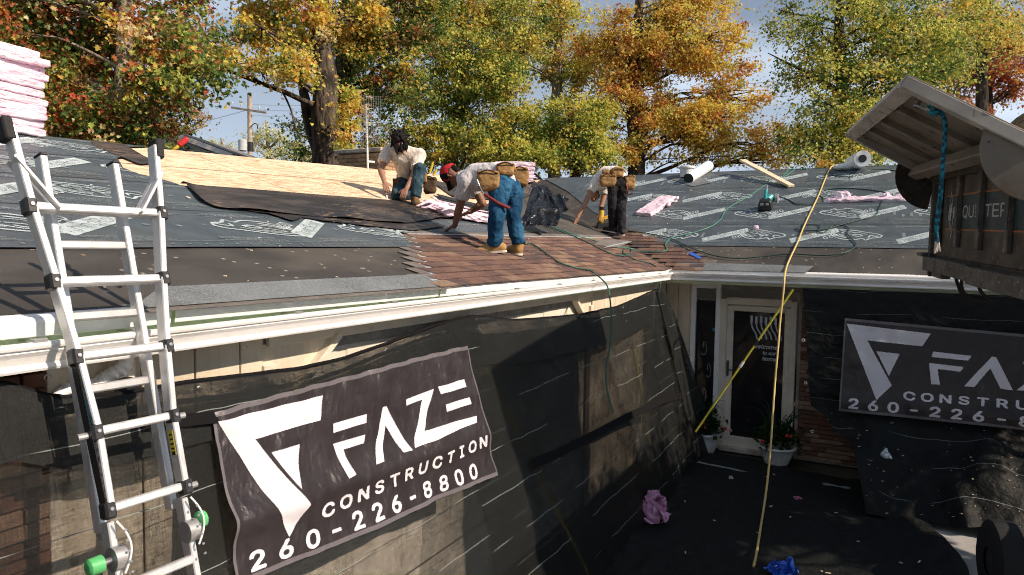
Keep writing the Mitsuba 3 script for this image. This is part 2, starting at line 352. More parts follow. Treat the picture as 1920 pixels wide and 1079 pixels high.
# ground
scene['soil'] = two(pr(speck((.055, .048, .035), .4, 1.5), .95, .1))
def conc(p, n, uv):
    v = fbm(p.x * 3, p.y * 3, 1.0, octaves=5); s = smoothstep(.60, .74, fbm(p.x * 5 + 4, p.y * 5, 6.0, octaves=4))
    return mix(mix((.24, .235, .225), (.40, .39, .375), v), (.30, .15, .10), s * .5)
scene['concrete'] = two(pr(proc(conc), .88, .2))
# people
M('skin', (.36, .19, .125), .5, .4); M('skin_dark', (.25, .125, .08), .5, .4)
def cloth(base, var, sc=16.0): return speck(base, var, sc)
def folded(col, amp=.02, sc=(22, 22, 14), rough=.85):
    return two({'type': 'bumpmap', 'arbitrary': proc(lambda p, n, uv: fbm(p.x * sc[0], p.y * sc[1], p.z * sc[2], octaves=3) * amp), 'scale': 1.0, 'bsdf': pr(col, rough, .2)})
scene['shirt_white'] = folded(cloth((.74, .72, .69), .06)); scene['shirt_grey'] = folded(cloth((.60, .58, .59), .07)); scene['shirt_beige'] = folded(cloth((.68, .63, .56), .09))
def denim(a, b):
    return folded(proc(lambda p, n, uv: mix(a, b, smoothstep(.35, .75, fbm(p.x * 9, p.y * 9, p.z * 7, octaves=4)))), .03)
scene['denim_blue'] = denim((.006, .045, .11), (.030, .125, .235)); scene['denim_green'] = denim((.018, .048, .07), (.075, .14, .165)); scene['denim_black'] = denim((.012, .012, .014), (.030, .030, .034))
scene['boot_tan'] = two(pr(speck((.40, .24, .09), .14, 14.0), .7, .3)); scene['boot_brown'] = two(pr(speck((.20, .12, .06), .3, 20.0), .75, .3)); M('boot_black', (.014, .013, .014), .6, .3)
M('sole_white', (.62, .58, .50), .8); M('sole_dark', (.07, .055, .04), .8)
scene['leather_tan'] = two({'type': 'bumpmap', 'arbitrary': proc(lambda p, n, uv: fbm(p.x * 28, p.y * 28, p.z * 28, octaves=3) * .012), 'scale': 1.0, 'bsdf': pr(speck((.30, .175, .07), .3, 13.0), .75, .3)})
scene['leather_dark'] = two(pr(speck((.085, .052, .03), .3, 13.0), .7, .3))
M('hair_black', (.007, .0055, .005), .7, .2); M('eye_dark', (.01, .01, .01), .3)
def capf(p, n, uv): return mix((.013, .011, .012), (.48, .025, .035), smoothstep(.50, .56, noise(p.x * 16, p.y * 16, p.z * 16)))
scene['cap_red'] = two(pr(proc(capf), .85, .2)); 
# trees and plants
def barkf(a, b): return two({'type': 'bumpmap', 'arbitrary': proc(lambda p, n, uv: fbm(p.x * 11, p.y * 11, p.z * 2.2, octaves=4) * .09, 5e-3), 'scale': 1.0, 'bsdf': pr(proc(lambda p, n, uv: mix(a, b, smoothstep(.3, .7, fbm(p.x * 13, p.y * 13, p.z * 2.6, octaves=4)))), .92, .15)})
scene['bark'] = barkf((.030, .024, .020), (.115, .092, .075)); scene['bark_pale'] = barkf((.16, .13, .10), (.36, .30, .24))
scene['leaf'] = {'type': 'principledthin', 'base_color': VC, 'roughness': .45, 'diff_trans': .95, 'eta': 1.4, 'spec_trans': 0.0}
scene['terracotta_white'] = two(pr(speck((.60, .60, .58), .1, 9.0), .55, .4))
M('flower_red', (.42, .02, .03), .6); M('flower_pink', (.60, .20, .34), .6)
M('blue_bag', (.02, .10, .52), .3, .5)
M('glass_dark', (.012, .012, .014), .06, .6); M('curtain', (.012, .013, .014), .8)
M('pole_white', (.68, .68, .66), .4, .5); M('antenna_wire', (.20, .22, .22), .4, .5, metallic=.5)
scene['pole_wood'] = two(pr(speck((.42, .35, .28), .25, 6.0), .85, .2)); M('pole_grey', (.52, .55, .56), .45, .4)
scene['house_paint'] = two(pr(speck((.66, .72, .65), .06, 2.0), .7, .3)); M('roof_grey', (.12, .12, .12), .9)
M('wire_black', (.02, .02, .02), .5); M('wire_pale', (.42, .42, .40), .5)

for k_ in [k_ for k_ in scene if k_ not in ('camera', 'sky')]: scene['mat_' + k_] = scene.pop(k_)

# ---------------------------------------------------------------- ground
def flat(x0, x1, y0, y1, z, nx=2, ny=2): 
    X, Y = np.meshgrid(np.linspace(x0, x1, nx), np.linspace(y0, y1, ny), indexing='ij'); return face_up(grid(np.stack([X, Y, X * 0 + z], -1)))
add('ground', flat(-900, 900, -900, 900, -.03), 'soil', kind='structure', label='bare earth and lawn around the house')
dw = Polygon([(-8.6, -9.5), (-.9, -9.5), (-.9, -1.2), (-2.2, -.62), (-6.2, -.62), (-9.2, -1.0), (-14, -3), (-14, -9.5)])
add('driveway', face_up(poly3(dw, lambda k, t: H(k, t, 0 * k), 2.0)), 'concrete', kind='structure', label='stained concrete driveway in front of the house')

# ---------------------------------------------------------------- the house under repair
house = thing('house', 'long low house with its L-shaped roof half stripped and half reshingled', 'house')
TA, SB = -12.0, 8.0
# decks
def deck(poly, name, mat, dz=0.0, size=.4): return add(name, roof_patch(poly, dz, size), mat, house, smooth=True)
deck(Polygon([(-.01, TA), (SL, TA), (SL, 4.9), (4.3, 4.9), (0, 0.0), (-.01, 0)]), 'roof_deck', 'deck_gap', -.012, .5)
deck(Polygon([(SL, TA), (2 * SL, TA), (2 * SL, 9.8), (SL, 9.8)]), 'roof_deck', 'shingle_headlap', -.012, 1.0)
deck(Polygon([(0, 0), (SL + .1, 4.95), (4.9, SR), (-SB, SR), (-SB, -.01), (0, -.01)]), 'roof_deck', 'osb', -.012, .5)
deck(Polygon([(4.6, SR), (4.6, 2 * SR), (-SB, 2 * SR), (-SB, SR)]), 'roof_deck', 'shingle_headlap', -.012, 1.0)
# sheets of deck boards bared on the left wing, 1.22 m deep
OSB = Polygon([(2.804,-6.281),(2.778,-6.223),(2.761,-5.316),(2.693,-3.699),(2.679,-2.707),(2.560,-2.256)] + [(2.70, -1.2), (3.3, .8), (4.60, 2.4), (4.66, 0), (4.66, -3), (4.66, -5.35)] + [(4.387,-5.958),(4.242,-5.893),(4.067,-5.855),(3.834,-6.209),(3.399,-6.432),(3.155,-6.437),(3.026,-6.326)])
for a, b in ((1.3, 2.44), (2.445, 3.66), (3.665, 4.70)):
    for c in (-7.3, -4.86, -2.42, .02):
        g = OSB.intersection(sbox(a + .004, c + .004, b - .004, c + 2.431))
        if g.area > .02: add('deck_panel', roof_patch(g, .006 + .002 * ((c > -3) ^ (a > 3)), .2), 'osb', house)
# ice shield along the eaves
LV = lambda k0, k1, t0, t1: sbox(k0, t0, k1, t1)
add('ice_shield', roof_patch(Polygon([(.0, TA), (.98, TA), (.98, .8), (0, 0.02)]), -.003, .2), 'ice_shield', house, smooth=True)
add('ice_shield', roof_patch(Polygon([(0, .0), (.98, .86), (-SB, .98), (-SB, 0)]).buffer(0), -.003, .2), 'ice_shield', house, smooth=True)
add('valley_shield', roof_patch(Polygon([(1.2, -2.3), (1.95, -1.75), (3.1, .2), (4.5, 2.4), (4.55, 4.9), (3.6, 4.9), (1.0, 1.9), (.0, .02), (1.2, .4)]), .004, .2), 'ice_shield', house, smooth=True)
# underlayment courses
hole = OSB.buffer(.01)
shL = unary_union([Polygon([(0, -6.4), (1.36, -4.75), (1.36, 2.2), (0, .5)])])
courses = []
def course(poly, dz, label=None):
    k = add('underlayment', roof_patch(poly, dz, .13), 'underlay', house, smooth=True); courses.append((k, poly, dz)); return k
course(LV(.89, 1.95, TA, -1.0).difference(Polygon([(1.36, -4.9), (1.5, -1), (0, -1), (0, -6)])), .010)
course(LV(1.86, 2.86, TA, -4.4).difference(hole), .014)
course(LV(2.80, 3.80, TA, -4.6).difference(hole), .018)
course(LV(3.74, 4.70, TA, -4.4).difference(hole), .022)
lapR = [.86, 1.80, 2.80, 3.78, 4.98]
vall = Polygon([(-.35, .2), (.9, 1.35), (1.35, 1.75), (2.2, 2.5), (3.4, 3.9), (4.5, 4.95), (6, 6), (6, -2), (0, -2)])
for i in range(4):
    g = sbox(-SB, lapR[i], 5, lapR[i + 1] + (.08 if i < 3 else 0)).difference(vall)
    course(g, .010 + .004 * i)
# the strip of ridge board left bare
add('ridge_board', face_up(cat_([poly3(sbox(-SB, SR - .04, 3.9, SR + .05), lambda k, t: H(k, t, Z0 + PR * SR + .018 + 0 * k), .5)])), 'lumber', house)
# loose felt folded back below the bared boards
fu = [(2.804,-6.281),(2.785,-5.822),(2.761,-5.316),(2.716,-4.595),(2.693,-3.699),(2.650,-2.747),(2.453,-2.115),(2.266,-1.757)]; fd = [(2.688,-6.290),(2.000,-6.607),(1.845,-6.265),(1.750,-5.673),(1.672,-5.098),(1.620,-4.472),(1.919,-3.316),(2.101,-2.034)]
A, B = spline(fu, 8), spline(fd, 8)
rows = []
for j, v in enumerate(np.linspace(0, 1, 9)):
    q = A * (1 - v) + B * v; hgt = .026 + .032 * math.sin(math.pi * v) + .035 * v * meshkit.noise(np.column_stack([q * 3.2, q[:, 0] * 0]), 3) * (v > .3)
    rows.append(onroof(q[:, 0], q[:, 1], hgt))
add('folded_felt', face_up(grid(np.array(rows))), 'felt_underside', house, smooth=True, label='dark felt peeled back in a crumpled fold below the bare boards')
for pts in ([(1.893,-6.279),(1.845,-5.778),(1.772,-5.817),(1.632,-6.081),(1.713,-6.094),(1.843,-6.121)], [(1.766,-5.881),(1.725,-5.345),(1.660,-4.125),(1.600,-3.790),(1.406,-4.666),(1.523,-5.196),(1.662,-5.697)], [(4.653,-5.967),(4.648,-5.658),(4.077,-5.825),(3.735,-5.891),(3.618,-6.129),(3.955,-6.115),(4.301,-6.123)], [(4.158,-0.411),(3.919,-0.003),(4.452,4.306),(3.954,3.443),(3.129,0.762),(3.138,-1.202),(3.760,-0.712)]):
    g = Polygon(pts).buffer(.03)
    add('torn_felt', roof_patch(g, .028, .12), 'felt_underside', house, smooth=True)
# starter strips on the eaves
st = Polygon([(-.075, -8.62), (-.075, -6.25), (.19, -6.0), (.19, -8.30)])
add('starter_strip', roof_patch(st, .012, .15), 'starter', house, smooth=True)
add('starter_strip', roof_patch(Polygon([(-.115, -8.62), (-.115, -6.2), (-.06, -6.2), (-.06, -8.6)]), .006, .15), 'shingle_headlap', house, smooth=True)
add('starter_strip', roof_patch(Polygon([(-.25, -.06), (-1.98, -.06), (-2.06, .17), (-.1, .2)]), .014, .15), 'starter', house, smooth=True)

# print on the underlayment: the maker's animal outline, name band, model and rows of small text
def stroke(pts, w=.0125, n=5): return LineString(spline(pts, n)).buffer(w, resolution=2)
rh = [stroke([(-.66, .02), (-.62, .10), (-.52, .12), (-.44, .20), (-.40, .13), (-.28, .19), (-.12, .16), (0, .06), (.04, -.05), (.02, -.13)]),
      stroke([(-.66, .02), (-.60, -.05), (-.48, -.10), (-.36, -.16), (-.20, -.22), (-.04, -.24), (-.03, -.19), (.03, -.17), (.02, -.13)]),
      stroke([(-.62, .10), (-.56, .04), (-.50, .02), (-.48, .08)]), stroke([(-.40, .03), (-.32, .05), (-.26, -.01), (-.34, -.03), (-.40, .03)]), stroke([(-.22, .06), (-.12, .03), (-.06, -.05)], .009),
      stroke([(-.24, -.03), (-.16, -.06), (-.10, -.12), (-.18, -.13), (-.22, -.09)], .009), stroke([(-.30, -.08), (-.20, -.16), (-.08, -.18)], .009), stroke([(-.18, .11), (-.04, .03), (0, -.07)], .013), stroke([(-.46, -.02), (-.36, -.10), (-.28, -.12)], .008)]
band = affinity.rotate(Polygon([(0, 0), (.80, 0), (.86, .17), (.06, .17)]), 36, origin=(0, 0))
let = affinity.rotate(affinity.translate(affinity.skew(text_poly('RhinoRoof', .115, .68, False), 12), .075, .03), 36, origin=(0, 0))
u20 = affinity.rotate(affinity.translate(affinity.skew(text_poly('U20', .11, .25, True), 12), .14, .205), 36, origin=(0, 0))
LOGO = unary_union(rh + [affinity.translate(unary_union([band.difference(let.buffer(-.003)), u20]), -.02, -.30)])
LOGO = affinity.translate(LOGO, 0, .02).simplify(.003)
rng = random.Random(5)
def smalltext(w=.55, rows=4):
    o = []
    for r in range(rows):
        x = 0.1 * r if r < 2 else 0
        while x < w - .04 * r:
            l = rng.uniform(.02, .07); o.append(sbox(x, r * .024, x + l, r * .024 + .013)); x += l + .009
    return unary_union(o)
SMALL = [smalltext() for _ in range(3)]
def print_on(ck, poly, dz, y0, right, flip, centers, tilt=0):
    """y0: the course's lower edge; print in the roof's own plane, x along the eave to the right as seen from the yard"""
    big, small = [], []
    sg = 1 if right else -1
    for x in centers:
        g = affinity.rotate(LOGO, 180 if flip else 0, origin=(0, 0))
        big.append(affinity.translate(g, x, y0 + .50))
    xs = np.arange(-13, 9, .118)
    lo, hi = (min(centers) - 1.2, max(centers) + 1.4)
    for x in xs[(xs > lo) & (xs < hi)]:
        small.append(affinity.translate(Point(0, 0).buffer(.013, resolution=2), x, y0 + .06)); 
        if rng.random() < .55: small.append(sbox(x, y0 + .30 + .3 * rng.random(), x + .04, y0 + .31 + .3 * rng.random()))
        small.append(sbox(x, y0 + .118, x + .112, y0 + .124)); small.append(sbox(x, y0 + .84, x + .112, y0 + .846))
    for x in np.arange(lo, hi, .86):
        small.append(affinity.translate(rng.choice(SMALL), x + rng.uniform(0, .2), y0 + .145)); small.append(affinity.translate(rng.choice(SMALL), x + .4 + rng.uniform(0, .2), y0 + .80))
    def to(g): return affinity.affine_transform(g, [0, 1, -1, 0, 0, 0]) if False else g
    for shp, m in ((unary_union(big), 'print_white'), (unary_union(small).buffer(0), 'print_faint')):
        if right: q = affinity.affine_transform(shp, [-1, 0, 0, 1, 0, 0])                 # x = s = -k, y = t
        else: q = affinity.affine_transform(shp, [0, 1, 1, 0, 0, 0])                      # x = t, y = k
        q = q.intersection(poly.buffer(-.01))
        if q.area > .001: add('print', roof_patch(q, dz + .004, 0), m, ck)
cen = {0: [-9.6, -8.15, -6.35, -5.0], 1: [-9.3, -7.6, -5.9], 2: [-9.0, -7.3, -6.0], 3: [-8.1, -6.7]}
for i in range(4):
    ck, poly, dz = courses[i]; print_on(ck, poly, dz, [.89, 1.86, 2.80, 3.74][i], False, i % 2 == 1, cen[i])
cenR = {0: [-.5, .88, 2.24, 3.7], 1: [-.25, 1.22, 2.62, 4.0], 2: [-1.35, .05, 1.75, 3.2], 3: [-1.9, -.55, .95, 2.4, 3.8]}
for i in range(4):
    ck, poly, dz = courses[4 + i]; print_on(ck, poly, dz, lapR[i], True, i % 2 == 0, cenR[i])

# shingles: courses of 0.143 m, pieces of a third of a shingle
EX = .137
rs = np.random.RandomState(3)
def slab(P0, P1, P2, P3, lo, hi, drop=.007):
    """piece over four roof points (lower left, lower right, upper right, upper left), raised lo along its lower edge and hi along its upper one"""
    n = rn(*np.mean([P0, P1, P2, P3], 0))
    a = [onroof(*P0) + n * lo, onroof(*P1) + n * lo, onroof(*P2) + n * hi, onroof(*P3) + n * hi]; b = [onroof(*P0) + n * (lo - drop), onroof(*P1) + n * (lo - drop), onroof(*P2) + n * (hi - drop * .6), onroof(*P3) + n * (hi - drop * .6)]
    v = np.array(a + b); f = [[0, 1, 2], [0, 2, 3], [4, 6, 5], [4, 7, 6], [0, 4, 5], [0, 5, 1], [1, 5, 6], [1, 6, 2], [2, 6, 7], [2, 7, 3], [3, 7, 4], [3, 4, 0]]
    m = trimesh.Trimesh(v, f, process=False); m.fix_normals() if m.volume < 0 else None
    return m
pieces = []
def tone(): return SH[rs.choice(5, p=[.28, .24, .22, .14, .12])]
for r in range(10):
    k0, k1 = -.085 + r * EX, -.085 + (r + 1) * EX
    t = -6.33 + .155 * r + (.02 if r % 2 else 0)
    if r < 9:                                                   # the first shingle of a course lies bare to its full depth
        pieces.append((slab((k0 + EX * 1.14, t), (k0 + EX * 1.14, t + .33), (k0 + EX * 2.25, t + .33), (k0 + EX * 2.25, t), .011, .006), 'shingle_headlap', 1))
        pieces.append((slab((k0 + EX * 1.02, t + .10), (k0 + EX * 1.02, t + .34), (k0 + EX * 1.16, t + .34), (k0 + EX * 1.16, t + .10), .0135, .0125, .003), 'sealant', 1))
    while True:
        w = rs.choice([.16, .22, .27, .33, .38]); vt = lambda k: pl(.4) * max(k, 0) / PR + .02
        if t + .05 > vt(k0): break
        e = min(t + w, vt(k0) + .0)
        pieces.append((slab((k0, t + .0015), (k0, e), (k1 + .02, min(e, vt(k1))), (k1 + .02, t + .0015), .017 + rs.uniform(0, .004), .009), tone(), 1))
        t = e
        if w == .16 and rs.rand() < .1: pass
for a in np.arange(-4.86, .2, .985):                             # the last course's bare upper halves
    k0 = -.085 + 10 * EX
    pieces.append((slab((k0 + .02, a), (k0 + .02, a + .98), (k0 + .16, a + .98), (k0 + .16, a), .013, .008), 'shingle_headlap', 1))
    pieces.append((slab((k0 - .0, a), (k0 - .0, a + .98), (k0 + .024, a + .98), (k0 + .024, a), .016, .015, .003), 'sealant', 1))
for r in range(12):                                              # right wing, from the valley outwards
    t0, t1 = -.085 + r * EX, -.085 + (r + 1) * EX
    s_end = [.55, .50, .52, .30, .22, .05, -.12, -.30, -.46, -.62, -.80, -1.0][r] + (.04 if r % 2 else 0)
    s = -(t0 * PR / pl(.4)) if t0 > 0 else .1
    while s < s_end - .03:
        w = rs.choice([.16, .22, .27, .33]); e = min(s + w, s_end)
        pieces.append((slab((-s - .0015, t0), (-e, t0), (-e, t1 + .02), (-s - .0015, t1 + .02), .019 + rs.uniform(0, .004), .010), tone(), 1)); s = e
    if r in (1, 3, 4): pieces.append((slab((-s_end + .02, t1), (-s_end - .15, t1), (-s_end - .15, t1 + EX), (-s_end + .02, t1 + EX), .012, .007), 'shingle_headlap', 1))
pieces.append((slab((0.942,-0.691), (0.800,0.042), (0.962,1.001), (1.209,0.354), .030, .027), 'shingle_headlap', 1))
pieces.append((slab((0.784,-0.724), (0.892,0.492), (0.890,0.955), (1.064,0.796), .033, .031, .004), 'sealant', 0))
for m, mat, _ in pieces[:300]: add('shingle', m, mat, house)
if len(pieces) > 300:
    for mat in {p[1] for p in pieces[300:]}: add('shingle_rest', cat_([p[0] for p in pieces[300:] if p[1] == mat]), mat, house, kind='stuff')
bl = [(-0.220,0.570),(-0.448,0.352),(-0.430,0.291),(-0.208,0.485)]; add('flashing_scrap', roof_patch(Polygon(bl), .03, .1), 'blue_bag', house)

# drip edge, fascia, gutters
def along(profile, pts_fn, n, mat, name, parent=house, smooth=False, closed=False):
    return add(name, face_up(grid(np.array([[pts_fn(a, *q) for q in profile] for a in n])), None or (0, 0, 1)), mat, parent, smooth=smooth)
gut = [(.004, .10), (.004, .0), (-.075, .0), (-.094, .004), (-.099, .014), (-.094, .026), (-.088, .031), (-.093, .040), (-.104, .062), (-.120, .080), (-.116, .088), (-.131, .093), (-.134, .102), (-.133, .116), (-.122, .118), (-.121, .106)]
ZG = Z0 - .214
def gz(t): return .040 * (t + 9.0) / 9.0
tl = np.linspace(TA, -.015, 40); sr = np.linspace(.0, SB, 20)
def gl(t, a, b): return H(a, min(t, a * 1.0 if t > -.14 else t), ZG + b)
gk = along(gut, lambda t, a, b: H(a, t if t < -.3 else (a if t > -.05 else t), ZG + gz(t) + b), np.append(tl[:-2], [-.31, 0]), 'gutter_metal', 'gutter')
gr = along(gut, lambda s, a, b: H(-s if s > .3 else (a if s < .05 else -s), a, ZG + .040 + b), np.append([0, .31], sr[2:]), 'gutter_metal', 'gutter')
inn = [(.0, .10), (-.112, .10)]
add('fascia', ob(H(.012, (TA) / 2, Z0 - .12), RH, (-TA, .02, .20), 0), 'fascia_paint', house)
add('fascia', ob(H(-SB / 2, .012, Z0 - .12), RW, (SB, .02, .20), 0), 'fascia_paint', house)
drip = [(.16, -.022), (.02, -.012), (-.035, -.004), (-.055, -.010), (-.060, -.022), (-.052, -.075), (-.047, -.080)]
def dripat(a, b, t): return H(a, t, Z0 + pl(t) * a + b)
for a0, a1, up_ in ((TA, -8.42, .0), (-8.40, -6.3, .003), (-6.28, -.02, .001)):
    k = add('drip_edge', face_up(grid(np.array([[H(a, min(t, a) if t > -.1 else t, Z0 + (.30 * a if a < 0 else pl(t) * a) + b + up_ + .006) for a, b in drip] for t in np.linspace(a0, a1, 24)]))), 'white_metal', house)
for a0, a1, up_ in ((0.02, 1.05, .0), (1.04, 3.3, .003), (3.29, SB, .001)):
    k = add('drip_edge', face_up(grid(np.array([[H(-s, a, Z0 + (.30 * a if a < 0 else PR * a) + b + up_ + .006) for a, b in drip] for s in np.linspace(a0, a1, 14)]))), 'white_metal', house)
# gutter hangers with their clips, screw hooks under the soffit
for t in (-9.0, -8.62, -7.72, -6.9, -6.1, -5.2, -4.3, -3.4, -2.5, -1.6, -.8):
    add('gutter_hanger', cat_([ob(H(-.06, t, ZG + gz(t) + .112), RH, (.022, .12, .004), 0), ob(H(-.118, t, ZG + gz(t) + .121), RH, (.05, .03, .016), .002)]), 'aluminium_dull', house)
for t in (-8.9, -7.95, -6.95, -6.4, -5.95, -5.75, -5.3, -4.35, -3.3, -2.2, -1.2, -.6):
    ang = np.linspace(0, 4.4, 12); add('net_hook', tube(H(.012 * 0 + .02 + 0 * ang, t + .013 * np.cos(ang), Z0 - .262 + .013 * np.sin(ang)), .0025, 5), 'steel', house)
add('soffit', cat_([face_up(poly3(Polygon([(0.02, TA), (.15, TA), (.15, .5), (.02, .02)]), lambda k, t: H(k, t, ZG + .012 + 0 * k), 1.0), (0, 0, -1)), face_up(poly3(Polygon([(.15, .02), (-SB, .02), (-SB, .52), (.15, .52)]), lambda k, t: H(k, t, ZG + .012 + 0 * k), 1.0), (0, 0, -1))]), 'soffit_paint', house)

# walls: left wing, close under its eave
WK = .14
E0, G0, G1 = -8.826, -7.701, -2.818
HT = ZG + .012
wl = nm('wall', house); used.discard(wl)
wl = add('wall', cat_([ob(H(WK + .17, (TA + G0) / 2, HT / 2), RH, (G0 - TA, .30, HT), 0), ob(H(WK + .17, (G1 + .5) / 2, HT / 2), RH, (.5 - G1, .30, HT), 0), ob(H(WK + .17, (G0 + G1) / 2, HT - .08), RH, (G1 - G0, .30, .16), 0)]), 'mortar', house, label='left wing wall of pale boards and brick under the eave')
edges = [E0 + .02, -8.440, -8.160, -7.888, G0 - .03]
for a, b in zip(edges[:-1], edges[1:]): add('siding_board', ob(H(WK, (a + b) / 2, HT / 2 + .02), RH, (b - a - .010, .022, HT - .06), .004), 'siding', wl)
e2 = list(np.linspace(G1 + .04, .46, 9))
for a, b in zip(e2[:-1], e2[1:]): add('siding_board', ob(H(WK, (a + b) / 2, HT / 2 + .02), RH, (b - a - .010, .022, HT - .06), .004), 'siding', wl)
add('corner_trim', ob(H(WK - .004, E0 - .0, HT / 2), RH, (.05, .03, HT - .02), .004), 'trim_paint', wl)
# the garage opening: header, jambs, clipped corners, sectional door
add('garage_header', ob(H(WK - .007, (G0 + G1) / 2, HT - .05), RH, (G1 - G0, .035, .09), .004), 'trim_paint', house)
for a in (G0, G1): add('garage_jamb', ob(H(WK - .007, a, HT / 2 - .09), RH, (.09, .05, HT - .2), .004), 'trim_paint', house)
for a, s in ((G0 + .27, 1), (G1 - .27, -1)):
    add('garage_corner_brace', beam(H(WK - .02, a - .27 * s, HT - .52), H(WK - .02, a + .27 * s, HT - .08), .075, .04), 'trim_paint', house)
    tri = Polygon([(a - .30 * s, HT - .52), (a - .30 * s, HT - .08), (a + .25 * s, HT - .08)]); add('garage_corner_panel', face_up(poly3(tri, lambda t, z: H(WK + .002, t, z), .3), -N), 'siding', house)
gd = add('garage_door', ob(H(WK + .065, (G0 + G1) / 2, (HT - .09) / 2), RH, (G1 - G0, .04, HT - .10), 0), 'door_panel_paint', house, label='pale panelled garage door behind the netting')
hs = (HT - .10) / 4; GP = (G1 - G0 - .1) / 8
for r in range(4):
    for c in range(8):
        tcx = (G0 + G1) / 2 + (c - 3.5) * GP
        for w_, d_, o_ in ((GP - .09, .014, .0), (GP - .19, .016, .008)):
            add('door_panel', ob(H(WK + .043 - o_, tcx, (r + .5) * hs + .01), RH, (w_, d_, hs * (.72 if o_ < .004 else .50)), .006), 'door_panel_paint', gd)
for r in range(1, 4): add('section_joint', ob(H(WK + .042, (G0 + G1) / 2, r * hs + .01), RH, (G1 - G0 - .01, .006, .008), 0), 'dark_steel', gd)
# brick end of the left wing
rb = np.random.RandomState(9); bw, bh, jt = .194, .057, .010
bk = ply(cbox(bw, .05, bh, .004), 'brick_red'); bk2 = ply(cbox(bw, .05, bh, .006), 'brick_brown')
MB_ = ['brick_red', 'brick_red', 'brick_brown', 'brick_pale']
brickL = add('brick_wall', ob(H(WK + .02, E0 - 1.1, HT / 2), RH, (2.1, .03, HT), 0), 'mortar', house, label='red brick end of the left wing')
for r in range(8, int(HT / (bh + jt))):
    t = E0 - .035 - (r % 2) * .1 - bw / 2
    if r % 2: put('brick', bk, mat4(RH @ np.diag([.46, 1, 1]), H(WK - .015 - rb.uniform(0, .004), E0 - .08, .03 + (r + .5) * (bh + jt))), brickL, MB_[rb.randint(4)])
    while t > E0 - 1.5:
        put('brick', bk, mat4(RH, H(WK - .015 - rb.uniform(0, .004), t, .03 + (r + .5) * (bh + jt))), brickL, MB_[rb.randint(4)]); t -= bw + jt
# right wing: t = .5, boards, sidelight and door, brick
wr = add('wall', cat_([ob(H(-4.93, .68, HT / 2), RW, (6.15, .30, HT), 0), ob(H(-.08, .68, HT / 2), RW, (.50, .30, HT), 0), ob(H(-1.05, .72, HT - .06), RW, (1.7, .22, .12), 0)]), 'mortar', house, label='right wing wall in deep shade under the eave')
for a, b in ((-.135, .06), (.06, .27)): add('siding_board', ob(H(-(a + b) / 2, .515, HT / 2), RW, (b - a - .012, .03, HT - .04), .004), 'siding', wr)
add('corner_post', ob(H(-.31, .50, HT / 2), RW, (.075, .06, HT - .02), .006), 'white_metal', wr)
sl = add('sidelight', ob(H(-.51, .62, 1.17), RW, (.34, .02, 2.3), 0), 'glass_dark', house, label='narrow dark sidelight window left of the front door')
add('frame', cat_([ob(H(-.69, .52, HT / 2), RW, (.07, .08, HT - .02), .006), ob(H(-.51, .53, HT - .06), RW, (.36, .06, .1), .006), ob(H(-.51, .53, .1), RW, (.36, .06, .16), .006)]), 'white_metal', sl)
for q in ((-.47, 1.55), (-.55, 1.2), (-.49, .8)):
    a = np.linspace(0, 5.5, 16); add('etching', tube(H(q[0] + .05 * np.cos(a) * np.linspace(.3, 1, 16), .605, q[1] + .11 * np.sin(a)), .003, 4), 'decal_white', sl)
add('sticker', ob(H(-.62, .606, 1.86), RW, (.05, .004, .05), 0), 'blue_print', sl)
add('light_switch', cat_([ob(H(-.11, .494, 1.52), RW, (.05, .014, .09), .004)]), 'black_plastic', wr, label='small dark doorbell on the pale wall')
dr_ = add('door', ob(H(-1.31, .60, 1.16), RW, (.78, .016, 2.1), 0), 'glass_dark', house, label='glazed storm door of dark glass in a pale frame')
add('frame', cat_([ob(H(-.775, .515, 1.18), RW, (.10, .07, 2.36), .006), ob(H(-1.79, .515, 1.18), RW, (.09, .07, 2.36), .006), ob(H(-1.29, .515, 2.335), RW, (.93, .07, .11), .006)]), 'trim_paint', dr_)
add('sash', cat_([ob(H(-.875, .545, 1.15), RW, (.10, .04, 2.22), .006), ob(H(-1.705, .545, 1.15), RW, (.08, .04, 2.22), .006), ob(H(-1.29, .546, 2.225), RW, (.74, .04, .09), .006), ob(H(-1.29, .546, .13), RW, (.74, .04, .18), .006)]), 'trim_paint', dr_)
add('handle', cat_([ob(H(-.86, .515, 1.28), RW, (.035, .03, .24), .006), cyl(H(-.86, .50, 1.26), H(-.95, .49, 1.26), .011)]), 'dark_steel', dr_)
add('threshold', ob(H(-1.29, .47, .03), RW, (1.0, .16, .06), .006), 'concrete_cap', dr_)
wr8 = []
for j in range(6):
    x = -1.18 - .07 * j
    wr8 += [ob(H(x, .588, 2.06 - .01 * (j % 2)), RW, (.035, .004, .11), 0), tube(H(np.array([x, x - .02, x - .07, x - .09]), .588, np.array([2.0, 1.92, 1.84, 1.76])), .012, 5, 4)]
add('wreath_decal', cat_(wr8), 'decal_white', dr_, label='pale bottle-shaped window decals on the door glass')
for txt, x, z, h in (('welcome', -1.22, 1.62, .06), ('to our', -1.36, 1.53, .05), ('home', -1.36, 1.44, .055)):
    add('lettering', face_up(poly3(affinity.skew(text_poly(txt, h), 12), lambda a, b: H(x - a, .588, z + b), 0), -U), 'decal_white', dr_)
